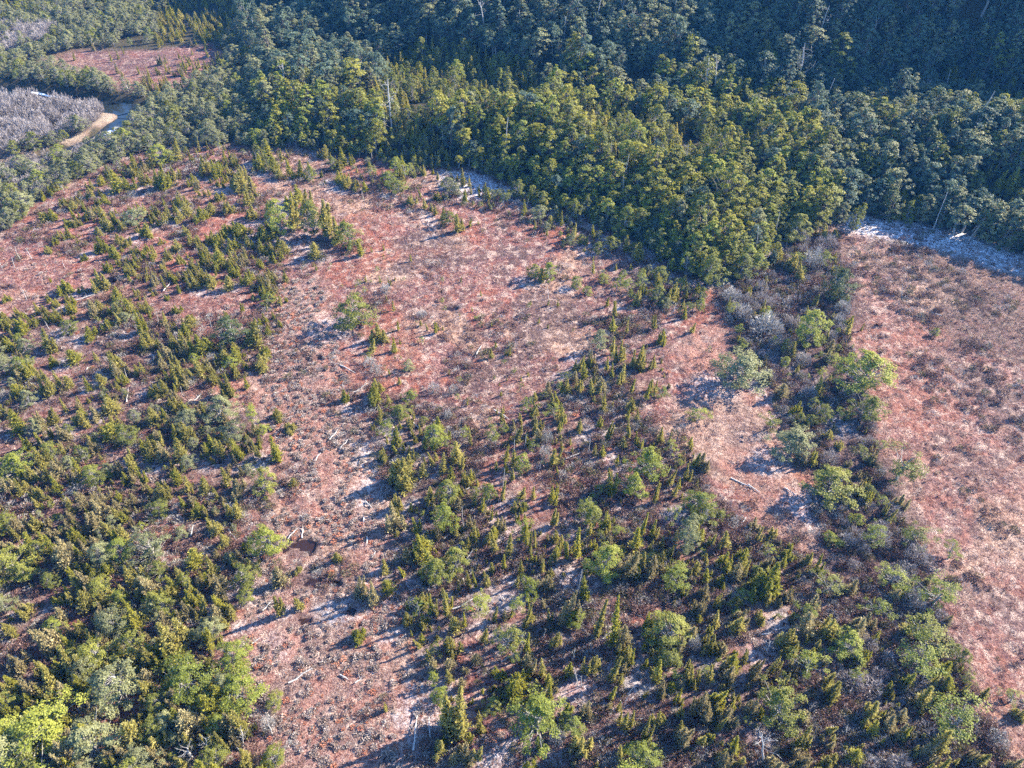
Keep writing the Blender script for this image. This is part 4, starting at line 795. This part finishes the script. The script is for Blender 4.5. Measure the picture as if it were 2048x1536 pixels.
def joined(tm, cm, mat, name):
    """one mesh of trunk and crown, crown in the given material"""
    import bmesh
    bm = bmesh.new(); bm.from_mesh(cm); n = len(bm.faces); bm.from_mesh(tm); bm.faces.ensure_lookup_table()
    for f in bm.faces[n:]: f.material_index = 1
    me = bpy.data.meshes.new(name); bm.to_mesh(me); bm.free(); me.materials.append(mat); me.materials.append(tm.materials[0]); return me
def tree_mass(name, items, label, cat):
    protos, where = [], {}
    for t in items:
        key = {'c': 'c', 'b': 'b', 'B': 'b', 't': 't', 'f': 'f'}.get(t['k'], 'n'); mk = mats_of(t); mk = mk[rng.integers(len(mk))]; i = int(rng.integers(len(PRO[key])))
        if (key, mk, i) not in where:
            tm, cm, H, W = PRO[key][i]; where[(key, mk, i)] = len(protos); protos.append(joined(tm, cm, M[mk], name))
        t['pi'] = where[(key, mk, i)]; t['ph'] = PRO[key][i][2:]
    pts = [(t['x'], t['y'], t['z']) for t in items]; scl = []
    for t in items:
        H, W = t['ph']; sz = t['H'] / H; sx = min(max(t['W'] / W, sz * .6), sz * 1.8); scl.append((sx, sx, sz))
    stuff.pick = np.array([t['pi'] for t in items]); stuff(name, protos, pts, rng.uniform(0, 6.28, len(items)), scl, label, cat)
tree_mass('conifer_thicket', [t for t in MASS if CLASS[t['k']] == 'conifer'], 'small olive conifers filling the bog between the larger trees', 'conifers')
tree_mass('forest', [t for t in MASS if CLASS[t['k']] == 'beech'], 'dense evergreen beech forest covering the ridge and the hillside', 'forest')

def cover(name, protos, x, y, sc, label, cat, zoff=0.0, jz=(.8, 1.25)):
    n = len(x); stuff.pick = rng.integers(0, len(protos), n); s = np.asarray(sc)
    stuff(name, protos, np.stack([x, y, height(x, y) + zoff], 1), rng.uniform(0, 6.28, n), np.stack([s, s, s * rng.uniform(*jz, n)], 1), label, cat)
def zone_pts(n, poly, y0=18, y1=125, extra=None):
    lo, hi = poly.min(0), poly.max(0); lo = np.maximum(lo, [-130, y0]); hi = np.minimum(hi, [85, y1]); x, y = candidates(n, lo[0], hi[0], lo[1], hi[1])
    k = inpoly(x, y, poly) & in_frame(x, y, 0 * x, 60); x, y = x[k], y[k]
    pd = pool_depth(x, y) < .25; return x[pd], y[pd]
# heath clumps
hp = [twiggy(430 + i, .42, .42, 170, .16, .035, .7).mesh('heath_clump', M['heath']) for i in range(3)] + [twiggy(436, .40, .40, 170, .15, .035, .7).mesh('heath_clump', M['heath_green'])] + [twiggy(437, .5, .45, 150, .2, .018, .9).mesh('heath_clump', M['twig_grey'])]
X, Y = [], []
for poly, n, thr in ((RIBBON, 9000, .36), (LOWR, 7000, .52), (CENTR, 6000, .47), (LEFTD, 6500, .47), (LEFTB, 4000, .52), (BOG, 22000, .60)):
    x, y = zone_pts(n, poly); k = fbm(x, y, 5.5, 97, 3) - (.30 * (.52 - fbm(x, y, 21, 107, 2)) if poly is BOG else 0) > thr + rng.normal(0, .05, len(x)); X.append(x[k]); Y.append(y[k])
X = np.concatenate(X); Y = np.concatenate(Y); cover('heath', hp, X, Y, rng.uniform(.5, 1.35, len(X)), 'low dark purple-brown heath clumps on the bog', 'heath')
# grey twig thicket in the river bend and grey undershrubs in the belt
x, y = zone_pts(1700, THICKET, 100, 190); X, Y = [x], [y]; s = [.6 + 1.5 * rng.random(len(x)) ** 1.5]
for poly, n, sz in ((SCRUB, 900, 1.8), (SCRUB2, 700, 1.5)):
    x, y = zone_pts(n, poly, 90, 200); X.append(x); Y.append(y); s.append(sz * rng.uniform(.6, 1.1, len(x)))
for poly, n in ((RIBBON, 420),):
    x, y = zone_pts(n, poly); k = fbm(x, y, 6, 99, 2) > .47; X.append(x[k]); Y.append(y[k]); s.append(rng.uniform(.6, 1.4, k.sum()))
lil = [twiggy(440 + i, 1.0, .7, 420, .30, .03, 1.1).mesh('twig_clump', M['twig_lilac']) for i in range(3)]
cover('leafless_thicket', lil, np.concatenate(X), np.concatenate(Y), np.concatenate(s), 'pale lilac leafless thicket inside the river bend and along the belt', 'thicket')
# straw tufts, rust tufts
tp = [tuft(450 + i, .30, .14, 15, .018).mesh('grass_tuft', M['straw']) for i in range(4)] + [tuft(455 + i, .24, .16, 14, .020).mesh('grass_tuft', M['rust_tuft']) for i in range(2)]
x, y = zone_pts(150000, BOG); k = fbm(x, y, 3.0, 101, 3) > .40 + rng.normal(0, .08, len(x))
k &= rng.random(len(x)) > .75 * (inpoly(x, y, RIBBON) | inpoly(x, y, LOWR)); x, y = x[k], y[k]
cover('bog_grass', tp, x, y, rng.uniform(.5, 1.3, len(x)), 'straw and rust coloured grass tufts over the bog', 'grass')
# lichen and red moss cushions, thick in the wet lane
cp = [twiggy(470 + i, .20, .26, 110, .09, .055, .5).mesh('lichen_clump', M['lichen']) for i in range(7)] + [twiggy(478, .16, .24, 100, .09, .055, .5).mesh('moss_clump', M['moss_red'])]
X, Y = [], []
for poly, n, thr in ((LANE, 8000, .42), (LEFTD, 4500, .50), (CENTR, 4000, .5), (LOWR, 4000, .52), (LEFTB, 2500, .5)):
    x, y = zone_pts(n, poly); k = fbm(x, y, 2.0, 103, 2) > thr; X.append(x[k]); Y.append(y[k])
X = np.concatenate(X); Y = np.concatenate(Y); cover('lichen_and_moss', cp, X, Y, rng.uniform(.35, 1.2, len(X)), 'pale lichen and rusty moss cushions in the wet lane', 'moss')
# reeds on the far side of the right bog
rp = [tuft(480 + i, .75, .10, 10, .014).mesh('reed_tuft', M['reed']) for i in range(3)]
x, y = zone_pts(6000, REEDS); cover('reeds', rp, x, y, rng.uniform(.6, 1.3, len(x)), 'thin brown reeds standing on the right bog', 'reeds')

# ------------------------------------------------------------------ the air
def build_haze():
    m, N, L = new_mat('haze_air'); pv = N.new('ShaderNodeVolumePrincipled'); pv.inputs['Color'].default_value = (.08, .38, 1.0, 1); pv.inputs['Density'].default_value = HAZE; pv.inputs['Anisotropy'].default_value = .1
    o = N.new('ShaderNodeOutputMaterial'); L.new(pv.outputs[0], o.inputs['Volume'])
    x0, x1, y0, y1, z0, z1 = -1250, 1250, -1000, 1600, -4, 88
    V = [(x, y, z) for z in (z0, z1) for y in (y0, y1) for x in (x0, x1)]
    mb = MB(); mb.add(V, [(0, 2, 3, 1), (4, 5, 7, 6), (0, 1, 5, 4), (2, 6, 7, 3), (0, 4, 6, 2), (1, 3, 7, 5)], .5); tag(link('haze', mb.mesh('haze', m)), 'thin pale blue haze over bog and forest', 'haze', None, 'stuff')
HAZE = 0.00019
build_haze()
